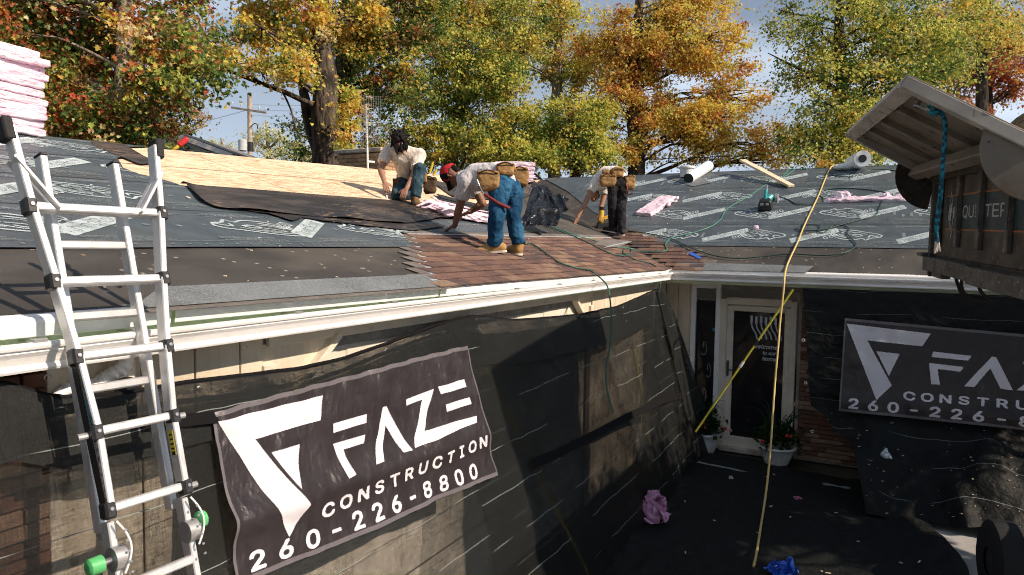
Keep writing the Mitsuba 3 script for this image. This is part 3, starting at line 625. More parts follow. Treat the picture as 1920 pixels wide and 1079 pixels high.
# brick face of the right wing where it shows
brickR = add('brick_wall', ob(H(-4.4, .545, HT / 2), RW, (5.0, .03, HT), 0), 'mortar', house, label='brick face of the right wing in shade')
n = 0
for r in range(int(HT / (bh + jt))):
    s = 1.90 + (r % 2) * .1 + bw / 2
    if r % 2: put('brick', bk, mat4(RW @ np.diag([.46, 1, 1]), H(-1.945, .512, .03 + (r + .5) * (bh + jt))), brickR, MB_[rb.randint(4)])
    while s < (3.32 if r > 31 else 2.75):
        put('brick', bk, mat4(RW, H(-s, .512 + rb.uniform(0, .004), .03 + (r + .5) * (bh + jt))), brickR, MB_[rb.randint(4)]); s += bw + jt
wi = add('window', ob(H(-4.05, .52, 1.75), RW, (1.2, .02, 1.3), 0), 'glass_dark', house)
add('frame', cat_([ob(H(-3.41, .50, 1.75), RW, (.09, .06, 1.48), .006), ob(H(-4.69, .50, 1.75), RW, (.09, .06, 1.48), .006), ob(H(-4.05, .50, 2.44), RW, (1.2, .06, .09), .006), ob(H(-4.05, .50, 1.05), RW, (1.2, .06, .09), .006)]), 'trim_paint', wi)
# gable and back walls
add('rear_wall', cat_([ob(H(8.9, -1.0, HT / 2), RH, (21, .2, HT), 0), ob(H(4.7, TA + .4, HT / 2), RH, (.2, 8.6, HT), 0), ob(H(-1.6, 9.3, HT / 2), RW, (12, .2, HT), 0), ob(H(-SB + .3, 4.9, HT / 2), RW, (.2, 9.0, HT), 0)]), 'siding', house)
# downspout with its elbows, meter beside it
dn = nm('downspout', house)
pts = [(-1.671,2.946,2.646), (-1.682,2.946,2.566), (-1.716,2.924,2.532), (-1.754,2.917,2.509), (-1.771,2.885,2.488), (-1.802,2.826,2.481), (-1.837,2.760,2.476), (-1.849,2.738,2.367)]
p = spline(pts, 12); rad = .030 + .003 * np.sin(np.linspace(0, 95, len(p)))
scene[dn] = ply(tube(p, rad, 14), 'white_metal', smooth=40); tag(dn, 'corrugated pale elbow of the gutter downspout')
mq = (-8.556,2.535)
mt = add('electric_meter', ob(H(.095, mq[0], mq[1]), RH, (.10, .08, .13), .02), 'trim_paint', house)
add('dial', tube([H(.055, mq[0] - .01, mq[1] - .075), H(.02, mq[0] - .01, mq[1] - .075)], .050, 18), 'black_plastic', mt)

# chimney on the far slope
ch0 = np.array(H(4.72, -1.06, 0)); cw, cd = 1.20, .95
CC = H(4.72 + cd / 2, -1.06 + cw / 2, 0)
chm = add('chimney', ob(CC + [0, 0, 4.3], RH, (cw - .02, cd - .02, .80), 0), 'mortar', house, label='short tan brick chimney with a concrete cap')
bt = ply(cbox(bw, .06, .062, .004), 'brick_tan')
for r in range(10):
    z = 4.03 + r * .069
    for side in range(2):
        L = cw if side == 0 else cd
        x = -L / 2 + (r % 2) * .1 - .1
        while x < L / 2 - .02:
            a, b = max(x, -L / 2), min(x + bw, L / 2)
            if b - a > .05:
                pos = CC + [0, 0, z] + (U * (a + b) / 2 - N * (cd / 2) if side == 0 else N * (a + b) / 2 - U * (cw / 2))
                Mx = mat4((RH if side == 0 else np.column_stack([N, -U, [0, 0, 1.]])) @ np.diag([(b - a) / bw, 1, 1]), pos)
                put('brick', bt, Mx, chm, 'brick_tan' if rb.rand() < .7 else 'brick_tan_dark')
            x += bw + jt
add('cap', ob(CC + [0, 0, 4.745], RH, (cw + .10, cd + .10, .07), .012), 'concrete_cap', chm)

# ---------------------------------------------------------------- trees
def leaf_shape(kind):
    if kind == 'simple':
        v = np.array([[0, 0, 0], [.36, .42, .10], [0, 1, -.05], [-.36, .42, .10]]); return v, np.array([[0, 1, 2], [0, 2, 3]])
    a = [(0, 0), (.13, .16), (.42, .12), (.28, .36), (.52, .58), (.24, .62), (.20, .86), (0, 1.0), (-.20, .86), (-.24, .62), (-.52, .58), (-.28, .36), (-.42, .12), (-.13, .16)]
    v = np.array([[0, .42, -.04]] + [(x, y, abs(x) * .28 - .12 * max(0, y - .6)) for x, y in a]); n = len(a)
    return v, np.array([[0, i + 1, (i + 1) % n + 1] for i in range(n)])
def leaves(pos, out, size, cols, kind, rs, droop=.35):
    """one mesh of leaves: positions, outward direction, sizes, colours"""
    n = len(pos); v, f = leaf_shape(kind)
    nz = rs.normal(size=(n, 3)) * .75 + out * .55 + [0, 0, .45]; nz /= np.linalg.norm(nz, axis=1, keepdims=True)
    d = rs.normal(size=(n, 3)) + out * .5 + [0, 0, -droop]; d -= nz * (d * nz).sum(1, keepdims=True); d /= np.linalg.norm(d, axis=1, keepdims=True)
    x = np.cross(d, nz)
    P = pos[:, None] + size[:, None, None] * (v[None, :, :1] * x[:, None] + v[None, :, 1:2] * d[:, None] + v[None, :, 2:] * nz[:, None])
    F = f[None] + (np.arange(n) * len(v))[:, None, None]
    return trimesh.Trimesh(P.reshape(-1, 3), F.reshape(-1, 3), process=False), np.repeat(cols, len(v), 0)
PAL = {'green': (.060, .105, .022), 'dkgreen': (.030, .062, .016), 'lime': (.20, .22, .035), 'yellow': (.46, .32, .045), 'gold': (.40, .245, .028), 'orange': (.42, .19, .03), 'rust': (.24, .075, .022), 'red': (.27, .04, .03), 'brown': (.15, .085, .03), 'pale': (.50, .42, .20), 'blush': (.48, .26, .13)}
def tree(name, label, base, trunk, blobs, ncl, nlv, pal, size, kind='simple', seed=0, clump=.42, bark='bark', group=None, gap=.42, limbs=14, extra=()):
    limbs = int(limbs * 1.7); nlv = int(nlv * .88); size = size * .88; gap += .0
    """trunk: [(point, radius)]; blobs: [(centre, radii)] hold the crown; pal: {colour: weight}"""
    rs = np.random.RandomState(seed); k = thing(name, label, 'tree', group)
    tp = np.array([p for p, r in trunk]); tr = np.array([r for p, r in trunk])
    sp = spline(tp, 8); rr = np.interp(np.linspace(0, 1, len(sp)), np.linspace(0, 1, len(tr)), tr)
    jig = meshkit.noise(sp * .9 + seed)[:, None] - .5
    add('trunk', tube(sp + jig * [.16, .16, 0], rr, 10), bark, k, smooth=True)
    vol = np.array([np.prod(r) ** .75 for c, r in blobs]); cl, bi = [], []
    while len(cl) < ncl:
        i = rs.choice(len(blobs), p=vol / vol.sum()); c, r = blobs[i]
        u = rs.normal(size=3); u /= np.linalg.norm(u); u *= rs.rand() ** .42
        p = np.array(c) + u * np.array(r)
        if meshkit.noise(p * .75 + seed * 3.1) < gap - .12 * rs.rand(): continue
        cl.append(p); bi.append(i)
    cl, bi = np.array(cl), np.array(bi); cen = np.array([blobs[i][0] for i in bi])
    mb = []
    for j in rs.choice(len(cl), min(limbs, len(cl)), replace=False):
        p = cl[j]; d = np.linalg.norm(sp - p, axis=1) + np.where(sp[:, 2] > p[2] - .25 * np.linalg.norm(sp[:, :2] - p[:2], axis=1), 4, 0); s = min(int(np.argmin(d)), len(sp) - 2); q = sp[s]
        L = np.linalg.norm(p - q); m1 = q * .62 + p * .38 + [0, 0, .06 * L] + rs.normal(size=3) * .05 * L; m2 = q * .3 + p * .7 + [0, 0, .05 * L] + rs.normal(size=3) * .06 * L
        r0 = min(rr[s] * .42, .016 * L + .013)
        mb.append(tube([q, m1, m2, p], np.linspace(r0, .012, 4), 6, 5))
        near = np.argsort(np.linalg.norm(cl - p, axis=1))[1:5]
        for h in near: mb.append(tube([m2, (m2 + cl[h]) / 2 + rs.normal(size=3) * .1, cl[h]], [r0 * .45, r0 * .3, .006], 4, 4))
    for e in extra: mb.append(tube(e[0], e[1], 7, 6))
    if mb: add('branches', cat_(mb), bark, k, smooth=True)
    names = list(pal); w = np.array([pal[c] for c in names], float); w /= w.sum()
    base_c = np.array([PAL[c] for c in names])
    cc = rs.choice(len(names), len(cl), p=w)
    idx = np.repeat(np.arange(len(cl)), nlv); n = len(idx)
    rad = np.abs(rs.normal(size=n)) * .6 + .15; dirs = rs.normal(size=(n, 3)); dirs /= np.linalg.norm(dirs, axis=1, keepdims=True)
    csz = clump * (.5 + 1.0 * rs.rand(len(cl)))
    pos = cl[idx] + dirs * (rad * csz[idx])[:, None] * [1.15, 1.15, .75]
    lc = np.where(rs.rand(n) < .78, cc[idx], rs.choice(len(names), n, p=w))
    col = 2.5 * base_c[lc] * (.72 + .56 * rs.rand(n))[:, None] * (.9 + .2 * rs.rand(n, 3))
    lum = col @ [.3, .6, .1]; col = col * .80 + lum[:, None] * .20 * np.array([1.12, 1.0, .62])
    o = pos - cen[idx]; o /= np.linalg.norm(o, axis=1, keepdims=True) + 1e-9
    m, vc = leaves(pos, o, size * (.45 + .9 * rs.rand(n) ** 1.3), col, kind, rs)
    add('crown', m, 'leaf', k, color=np.clip(vc, 0, .8))
    return k
def px(x, y, Z): return None
tree('oak_tree', 'oak with large lobed green and russet leaves beside the stack of pink bundles', None,
     [((-8.0, 14.2, 0), .24), ((-8.130,14.348,5.224), .20), ((-8.127,14.420,6.465), .175), ((-8.222,14.619,8.163), .15), ((-8.0, 14.6, 12.5), .05)],
     [((-9.398,14.438,6.778), (2.2, 1.6, 1.7)), ((-10.295,14.808,7.977), (2.2, 1.8, 1.6)), ((-8.004,14.223,6.527), (1.7, 1.4, 1.5)), ((-7.082,14.027,6.599), (1.1, .9, .9)), ((-8.588,14.159,5.425), (1.6, 1.3, .75)), ((-7.330,14.053,5.319), (.7, .7, .45)), ((-9.671,14.478,5.740), (1.2, 1, .9)), ((-7.376,15.091,7.665), (1.0, 1.0, .7)), ((-9.242,14.978,9.168), (2.6, 2, 1.6)), ((-11.062,15.027,6.567), (1.3, 1.2, 1.3))],
     540, 100, {'green': 4.2, 'dkgreen': 2, 'lime': 2.4, 'rust': 2.2, 'red': .8, 'brown': 1.2, 'gold': 1.8, 'orange': .8, 'blush': 1.0}, .118, 'oak', 11, .46, bark='bark_pale', limbs=16)
tree('leaning_tree', 'dark leaning trunk with reddish foliage behind the pale oak trunk', None,
     [((-8.0, 15.3, 0), .26), ((-9.082,15.457,5.347), .22), ((-9.295,15.491,5.941), .20), ((-9.579,15.435,6.689), .16), ((-10.075,15.510,7.986), .10), ((-10.450,15.579,9.167), .05)],
     [((-10.592,16.108,7.930), (2.0, 1.5, 1.5)), ((-9.360,15.905,7.886), (1.6, 1.3, 1.2)), ((-10.063,15.798,6.049), (1.5, 1.0, .9)), ((-8.250,15.600,6.097), (.9, .8, .7))],
     170, 55, {'rust': 3, 'brown': 2, 'green': 3, 'red': 1.5, 'dkgreen': 2, 'lime': 1}, .125, 'oak', 12, .46, limbs=16)
tree('maple_tree', 'big dark trunked maple with a spray of orange leaves to its left', None,
     [((-5.3, 19.3, 0), .50), ((-5.245,19.464,5.354), .42), ((-5.301,19.450,6.840), .36), ((-5.450,19.555,8.636), .30), ((-5.531,19.633,9.984), .25), ((-5.4, 19.3, 12.6), .10)],
     [((-6.008,18.548,8.548), (.8, .8, .8)), ((-6.999,18.347,8.542), (1.2, 1.0, .9)), ((-7.796,18.579,9.088), (1.1, 1, .8)), ((-5.723,18.088,7.527), (.6, .5, .5)), ((-4.366,18.239,6.686), (.42, .4, .55)), ((-6.444,18.789,9.248), (1.6, 1.2, .8)), ((-4.750,20.824,9.795), (.9, .9, 1.1)), ((-7.977,18.322,8.105), (.5, .5, .35)), ((-7.117,19.069,10.613), (2.2, 1.6, 1.1)), ((-4.347,17.990,5.854), (.26, .25, .35))],
     250, 110, {'gold': 4.2, 'orange': 3.4, 'yellow': 2.4, 'lime': 1.9, 'green': 1.4, 'blush': 1.4, 'rust': .5}, .115, 'oak', 13, .40, limbs=18,
     extra=(([(-5.437,19.454,6.913), (-5.813,19.061,7.046), (-6.268,18.670,7.212), (-7.059,18.485,7.466), (-7.619,18.297,7.675), (-8.256,18.312,7.932)], [.11, .08, .065, .05, .035, .02]), ([(-7.059,18.485,7.466), (-7.422,18.511,7.915), (-7.611,18.526,8.168)], [.035, .025, .012]),
            ([(-5.482,19.775,5.540), (-5.848,19.929,6.470), (-6.092,20.080,7.334), (-6.294,20.138,8.335)], [.24, .2, .15, .08]), ([(-6.268,18.670,7.212), (-6.012,18.542,6.721), (-5.819,18.606,6.098), (-5.298,18.798,5.966)], [.03, .025, .02, .012])))
tree('shade_tree', 'dark green and bronze tree behind the television antenna', None,
     [((-4.9, 21.5, 0), .42), ((-5.358,21.693,5.787), .34), ((-5.479,21.829,8.135), .28), ((-5.353,21.986,10.822), .2), ((-4.6, 21.5, 13), .06)],
     [((-4.434,21.622,9.735), (1.5, 1.3, 1.5)), ((-3.392,21.362,8.704), (1.2, 1.1, 1.4)), ((-4.403,21.506,7.749), (.9, .9, 1.0)), ((-2.975,21.847,10.155), (1.1, 1.1, 1.2)), ((-6.831,21.841,6.620), (.6, .6, .7)), ((-5.503,22.611,9.514), (1.2, 1.0, 1.6)), ((-4.549,22.148,11.883), (2.2, 1.8, 1.3)), ((-4.588,21.622,6.287), (.7, .6, .5))],
     340, 110, {'green': 4, 'dkgreen': 3, 'lime': 2, 'brown': 1.5, 'gold': 1.6, 'rust': 1}, .105, 'oak', 14, .46, limbs=20)
tree('broad_tree', 'green and yellow tree rising behind the kneeling roofer', None,
     [((-2.4, 25, 0), .34), ((-2.321,25.228,6.285), .28), ((-1.872,25.376,8.830), .22), ((-2.010,25.523,11.365), .15), ((-1.9, 25, 13), .05)],
     [((-2.070,25.240,9.942), (1.9, 1.6, 1.9)), ((-3.151,24.721,7.909), (1.7, 1.4, 1.3)), ((-0.689,24.971,8.756), (1.8, 1.4, 1.5)), ((-1.594,24.454,6.761), (2.0, 1.4, .95)), ((-3.480,24.430,6.353), (1.4, 1.1, .7)), ((-0.148,25.706,11.067), (1.6, 1.3, 1.4)), ((-2.137,25.773,12.216), (2.0, 1.6, 1.3))],
     480, 110, {'green': 3.4, 'lime': 3.4, 'yellow': 2.2, 'gold': 2.2, 'dkgreen': 1.6, 'orange': .9, 'brown': .8}, .115, 'oak', 15, .5, limbs=24)
tree('tall_pale_trunk_tree', 'tall yellowing tree with a pale trunk showing high between its branches', None,
     [((1.9, 30, 0), .32), ((1.770,30.345,8.165), .27), ((1.850,30.482,10.508), .24), ((1.934,30.604,12.617), .2), ((2.124,30.768,15.430), .1)],
     [((1.475,30.808,12.673), (2.2, 1.8, 2.0)), ((-0.157,30.928,11.287), (1.7, 1.5, 1.6)), ((2.921,30.700,10.810), (1.2, 1.2, 1.5)), ((0.276,31.298,14.214), (2.4, 2, 1.6)), ((1.283,29.940,8.090), (2.2, 1.6, 1.1)), ((-0.554,30.073,6.932), (2.0, 1.5, .8))],
     420, 100, {'yellow': 3, 'gold': 2.8, 'lime': 3.2, 'green': 2.2, 'orange': 1.2, 'brown': .8}, .125, 'oak', 16, .55, 'bark_pale', limbs=22)
tree('yellow_green_tree', 'low yellow green tree behind the bent roofers', None,
     [((2.2, 24, 0), .24), ((2.187,24.201,5.853), .2), ((2.069,24.288,7.350), .15), ((1.958,24.353,8.472), .08)],
     [((1.788,24.288,7.345), (1.6, 1.3, 1.1)), ((0.857,24.030,6.366), (1.3, 1.1, .7)), ((2.718,24.032,6.396), (1.1, 1.0, .8)), ((-0.275,24.477,7.159), (1.2, 1.1, .9)), ((2.741,24.518,7.868), (.8, .8, .7))],
     260, 110, {'lime': 4, 'yellow': 2.4, 'green': 2.4, 'gold': 1.6, 'dkgreen': 1}, .105, 'oak', 17, .46, limbs=14)
tree('golden_maple', 'large orange gold maple filling the sky above the third roofer', None,
     [((4.9, 27, 0), .40), ((4.884,27.240,6.445), .33), ((4.658,27.375,8.760), .28), ((4.706,27.510,11.080), .22), ((4.887,27.621,12.979), .16), ((5.2, 27, 14), .05)],
     [((9.894,26.890,7.306), (1.1, 1, .8)), ((6.679,26.459,6.786), (1.9, 1.2, .6)), ((3.052,27.953,11.813), (1.0, 1, 1.2)), ((4.528,27.714,11.135), (1.7, 1.5, 1.9)), ((6.391,27.524,11.317), (1.9, 1.6, 1.9)), ((7.830,27.248,10.024), (1.6, 1.4, 1.6)), ((5.715,26.958,8.487), (2.0, 1.5, 1.3)), ((7.539,26.721,7.857), (1.9, 1.4, 1.0)), ((3.869,27.172,8.707), (1.2, 1.2, 1.3)), ((7.101,28.032,13.159), (1.8, 1.5, 1.2)), ((8.836,26.955,8.432), (1.1, 1.1, 1.0)), ((4.908,26.867,6.917), (1.6, 1.2, .6)), ((8.495,27.550,11.771), (.9, .9, .9))],
     600, 125, {'gold': 5, 'orange': 4.4, 'yellow': 1.4, 'rust': 1.4, 'brown': 1.8, 'lime': .8}, .118, 'oak', 18, .52, limbs=34,
     extra=(([(4.765,27.449,10.027), (5.153,27.115,11.177), (5.528,27.086,12.394)], [.12, .08, .04]), ([(4.742,27.375,8.762), (4.052,27.269,10.383), (3.816,27.366,12.053)], [.1, .07, .03])))
tree('pear_tree', 'tall yellow and green pear tree above the raised container', None,
     [((8.7, 17.6, 0), .26), ((8.616,17.770,5.503), .21), ((8.453,17.865,7.149), .17), ((8.317,17.961,8.796), .12), ((8.401,18.057,10.446), .06)],
     [((7.120,17.186,5.801), (.8, .8, .6)), ((6.922,17.435,6.634), (.6, .6, .7)), ((7.738,16.760,5.361), (1.2, .8, .4)), ((8.763,16.806,6.154), (.9, .8, .7)), ((8.066,17.733,8.321), (1.4, 1.2, 1.5)), ((9.283,17.758,8.748), (1.5, 1.3, 1.2)), ((8.433,17.249,6.883), (1.3, 1.1, 1.0)), ((7.469,17.108,6.187), (1.0, .9, .8)), ((9.711,17.687,7.532), (1.2, 1.1, .9)), ((7.405,18.181,9.123), (.9, .9, .9)), ((11.173,18.144,8.487), (1.5, 1.3, 1.1)), ((8.402,17.078,5.674), (1.1, .9, .5)), ((9.055,18.255,10.399), (2.2, 1.6, 1.0)), ((7.046,17.474,7.307), (.6, .6, .8)), ((12.691,18.602,9.481), (1.2, 1.1, 1.0))],
     620, 100, {'lime': 4, 'green': 3, 'yellow': 3, 'dkgreen': 1.6, 'gold': 2, 'pale': .7, 'orange': .6}, .095, 'simple', 19, .44, limbs=30,
     extra=(([(8.483,17.857,7.013), (7.717,17.482,7.452), (6.998,17.399,7.750), (6.324,17.418,8.073)], [.07, .05, .03, .012]), ([(8.449,17.881,7.424), (9.294,17.719,8.069), (10.227,17.791,9.306)], [.08, .05, .03])))
tree('red_maple', 'russet red tree at the far right above the container load', None,
     [((19.5, 27, 0), .3), ((18.673,27.388,8.980), .22), ((18.845,27.535,11.512), .12)],
     [((18.657,27.449,10.034), (2.0, 1.5, .9)), ((17.154,26.963,8.562), (1.2, 1.2, .6)), ((19.699,27.499,10.893), (1.4, 1.2, .8))],
     130, 95, {'rust': 4, 'red': 2, 'brown': 2, 'orange': 1.2}, .12, 'oak', 20, .5, limbs=14)
tree('amber_tree', 'amber tree filling the top right corner of the view', None,
     [((16, 22.5, 0), .26), ((15.371,22.874,8.875), .18), ((15.506,23.028,11.512), .12)],
     [((14.635,22.996,10.972), (1.6, 1.3, 1.1)), ((16.226,22.967,10.470), (1.3, 1.2, 1.0)), ((13.891,22.812,9.527), (1.1, 1.0, .8)), ((15.807,23.284,12.476), (2.0, 1.4, 1.0))],
     190, 95, {'gold': 3, 'orange': 2, 'lime': 2.4, 'yellow': 2, 'red': .7, 'blush': .8}, .11, 'simple', 21, .46, limbs=16)
for i, (x, y, Z, rx, rz, lab) in enumerate([(500, 268, 46, 1.9, 1.5, 'small pale yellow tree right of the utility pole'), (415, 283, 48, 1.2, .9, 'small pale tree left of the utility pole'), (560, 285, 44, 1.6, 1.1, 'low olive tree beside the dark maple trunk'), (330, 205, 40, 1.2, 1.6, 'thin half bare tree behind the neighbouring gable')]):
    c = (-16.696,46.474,9.916) if i == 0 else ((-20.602,48.459,9.600) if i == 1 else ((-13.897,44.422,9.068) if i == 2 else (-19.391,40.504,10.605)))
    tree('small_tree', lab, None, [((c[0], c[1], 0), .16), ((c[0] + .1, c[1], c[2] - .5), .12), ((c[0], c[1], c[2] + rz), .04)], [(c, (rx, 1.3, rz)), ((c[0] + rx * .7, c[1], c[2] - .4), (rx * .7, 1.1, rz * .6))], 60 if i < 3 else 26, 62, [{'pale': 4, 'yellow': 2, 'lime': 1.5}, {'pale': 3, 'lime': 2, 'blush': 1}, {'lime': 2, 'green': 2, 'pale': 1.5, 'gold': 1}, {'blush': 2, 'brown': 2, 'rust': 1}][i], .14, 'simple', 30 + i, .42, 'bark_pale' if i < 2 else 'bark', None, .3, 16)
h_ = np.array([.438, .899, 0]); c0 = np.array([8.3, 4.9, 4.7])  # unseen tree added outside the view, crown shaped to shade the yard floor
tree('yard_tree', 'dense dark unseen tree added right of the view to shade the yard floor', None, [((8.6, 4.7, 0), .2), ((8.5, 4.8, 3.2), .16), ((8.4, 4.9, 5.4), .05)],
     [(c0 - h_ * 1.35, (.95, .95, .8)), (c0, (1.2, 1.2, 1.0)), (c0 + h_ * 1.6, (1.1, 1.1, .95)), (c0 + h_ * 2.7 - [0, 0, .35], (.9, .9, .7)), (c0 - [0, 0, .7], (1.3, 1.3, .6))], 260, 110, {'dkgreen': 4, 'green': 2}, .12, 'oak', 51, .30, limbs=14)
# unseen trees added behind and left of the viewer, to keep skylight off the yard
for i, (x, y, h, r) in enumerate([(-4, -13, 15, 4.6), (-12, -9, 15, 4.6), (-17, 0, 14, 4.2), (4.5, -15, 15, 4.2), (-15.5, 8.5, 13, 3.2)]):
    tree('lot_tree', ['tall unseen tree added behind the viewer', 'tall unseen tree added behind the viewer on the left', 'tall unseen tree added left of the view', 'tall unseen tree added behind the viewer on the right', 'unseen tree added just left of the view beside the oak'][i], None,
         [((x, y, 0), .35), ((x + .3, y, h * .5), .26), ((x, y + .2, h * .9), .08)], [((x, y, h * .62), (r, r, h * .30)), ((x + .8, y + .5, h * .42), (r * .8, r * .8, h * .16)), ((x, y, h * .84), (r * .6, r * .6, h * .14))], 330, 46, {'green': 3, 'dkgreen': 3, 'brown': 2, 'gold': 1}, .34, 'simple', 60 + i, .9, gap=.25, limbs=10)
# far wood behind the house, read as one mass
rs_ = np.random.RandomState(77); n = 26000
xx = rs_.uniform(-60, 75, n); crownh = 5.2 + 3.2 * meshkit.fbm(np.column_stack([xx * .16, xx * 0, xx * 0]), 3, 2)
zz = crownh * rs_.rand(n) ** .55; yy = 58 + rs_.rand(n) * 7
keep = (meshkit.noise(np.column_stack([xx * .5, zz * .6, yy * .3])) > .33) & ~((xx > -34) & (xx < -17.5) & (zz > 5.2))
P_ = np.column_stack([xx, yy, zz])[keep]; pc = np.array([PAL[c] for c in ('brown', 'lime', 'gold', 'green', 'rust', 'pale')])[(meshkit.noise(P_ * [.12, .1, .1], 9) * 5.99 + rs_.rand(len(P_)) * 1.6 - .8).clip(0, 5).astype(int)]
m_, vc_ = leaves(P_, np.tile([0, -1., .3], (len(P_), 1)), .42 * (.6 + .7 * rs_.rand(len(P_))), pc * (1.0 + .7 * rs_.rand(len(P_)))[:, None], 'simple', rs_)
add('far_wood', m_, 'leaf', color=vc_, kind='stuff', label='far autumn wood closing the view between the nearer trees')

# ---------------------------------------------------------------- telescoping ladder against the left eave
lad = thing('ladder', 'aluminium telescoping ladder leaning on the left eave with green locking knobs', 'ladder')
LS = .935; LP = np.array([0, 0, 3.1]) + LS * (np.array([-1.619, 2.825, 2.6456]) - [0, 0, 3.1]); ly, ll = .5509, .2721
Lr = np.array([math.sin(ly), math.cos(ly), 0]); Ln = np.array([-Lr[1], Lr[0], 0]); La = math.cos(ll) * np.array([0, 0, 1.]) + math.sin(ll) * Ln; Lf = np.cross(Lr, La)   # Lf: out of the ladder's front, towards the yard
LM = np.column_stack([Lr, -Lf, La])
def lp(x, q, f=0.0): return LP + LS * (Lr * x + La * q + Lf * f)
hw = lambda q: np.interp(q, [-3, -.305, 0, .305, .61, .93, 1.0], [.167, .167, .1935, .231, .273, .303, .31])
LEFTB = -2.75
for s in (-1, 1):
    st_ = [(-.62, .167), (-.305, .167), (0, .1935), (.305, .231), (.61, .273), (.93, .305)]
    segs = [beam(lp(s * (w0 - .012), q0), lp(s * (w1 - .012), q1 + .004), .058, .026, Lr, .004) for (q0, w0), (q1, w1) in zip(st_[:-1], st_[1:])]
    add('outer_rail', cat_(segs), 'aluminium', lad)
    add('end_cap', beam(lp(s * .3005, .87), lp(s * .309, .965), .066, .036, Lr, .006), 'black_rubber', lad)
    ri = add('inner_rail', beam(lp(s * .147, -.70, -.10), lp(s * .147, .86, -.10), .056, .027, Lr, .004), 'aluminium', lad)
    add('end_plug', beam(lp(s * .147, .86, -.10), lp(s * .147, .872, -.10), .058, .029, Lr, .004), 'black_plastic', ri)
    add('lower_rail', beam(lp(s * .155, LEFTB, -.03), lp(s * .155, -.66, -.03), .058, .026, Lr, .004), 'aluminium', lad)
    for f in (.02, -.03): add('brace', beam(lp(s * .296, .80, f), lp(s * .165, .60, f), .012, .034, Lf, .002), 'aluminium', lad)
    add('brace_rivet', cyl(lp(s * .297, .80, .028), lp(s * .297, .80, .036), .007), 'steel', lad)
    # hinge with its green knob
    hk = add('hinge', tube([lp(s * .150, -.80, .05), lp(s * .150, -.80, -.09)], .042, 18), 'aluminium_dull', lad)
    hk2 = tube([lp(s * .128, -.80, 0), lp(s * .176, -.80, 0)], .044, 20); scene[hk] = ply(hk2, 'aluminium_dull', smooth=40)
    if s < 0: kn = tube([lp(-.176, -.80, 0), lp(-.21, -.80, 0)], .012, 10); kb = tube([lp(-.205, -.80, 0), lp(-.212, -.80, 0), lp(-.258, -.80, 0), lp(-.266, -.80, 0)], [.018, .032, .030, .02], 18)
    else: kn = tube([lp(.176, -.77, 0), lp(.195, -.77, 0)], .012, 10); kb = tube([lp(.19, -.77, 0), lp(.197, -.77, 0), lp(.222, -.77, 0), lp(.23, -.77, 0)], [.018, .034, .033, .02], 18)
    add('knob_shaft', kn, 'steel', hk); add('locking_knob', kb, 'green_rubber', lad, smooth=40)
    for q in (-.7, -.74, -.78, -.82, -.86, -.9): add('hinge_rivet', cyl(lp(s * .150 + .012, q, .062), lp(s * .150 + .012, q, .066), .005, 8), 'steel', hk)
    a_ = np.linspace(0, 1, 8); add('release_cord', tube(np.array([lp(s * .155 + .03 * math.sin(3.1 * v), -.66 - .2 * v, .04 + .02 * math.sin(3.1 * v)) for v in a_]), .004, 6, 3), 'white_metal', lad)
for i, q in enumerate((.61 - .305 * j for j in range(9))):
    w = hw(q) if q > -.62 else .155
    rg = add('rung', cat_([ob(lp(0, q, .0 - .003), LM, (LS * (2 * w - .03), .036, .032), .005), ob(lp(0, q - .010, -.020), LM, (LS * (2 * w - .03), .02, .018), .003)]), 'aluminium', lad)
    if q > -.62:
        for s in (-1, 1):
            add('rung_bracket', ob(lp(s * (w - .006), q - .004, .004), LM, (.040, .056, .064), .008), 'black_plastic', rg); add('rivet', cyl(lp(s * (w - .006), q, .036), lp(s * (w - .006), q, .040), .007, 10), 'steel', rg)
    if q in (-.305,) or abs(q + .305) < .01 or abs(q + .61) < .01:
        for s in ((-1, 1) if abs(q + .305) < .01 else (1,)): add('lock_pin', tube([lp(s * (w + .012), q - .01, -.01), lp(s * (w + .055), q - .01, -.01)], .013, 10), 'aluminium_dull', rg)
for q in (.44, .135, -.17): add('inner_rung', ob(lp(0, q + .04, -.10), LM, (.26, .034, .034), .005), 'aluminium_dull', lad)
# lettering down the left rail's outer side
lt = add('label_strip', beam(lp(-.1985, .06, .0) - Lr * 0, lp(-.172, -.62, .0), .046, .001, Lr, 0), 'black_plastic', lad, label='black label strip with the ladder name down the left rail')
def on_rail(a, b): 
    q = -.02 - a; return np.array([lp(-(np.interp(qq, [-.62, -.305, 0, .305], [.168, .168, .1945, .232])) - .0035, qq, f) for qq, f in zip(q, b - .018)])
def rail_text(txt, a0, m): 
    add('lettering', poly3(affinity.translate(text_poly(txt, .034, None, True, 1.0), a0, .0), on_rail, .03), m, lt)
rail_text('MIGHTY', .12, 'blue_print'); rail_text('MULTI', .30, 'white_print'); rail_text('PRO', .46, 'white_print')
add('warning_label', ob(lp(.157 - .016, -.42, .0), LM, (.003, .030, .10), 0), 'yellow_label', lad, label='yellow warning label inside the right rail')
add('warning_print', cat_([ob(lp(.157 - .018, -.42 - .045 + .02 * j, .0), LM, (.001, .022, .007 if j else .016), 0) for j in range(5)]), 'black_plastic', lad)

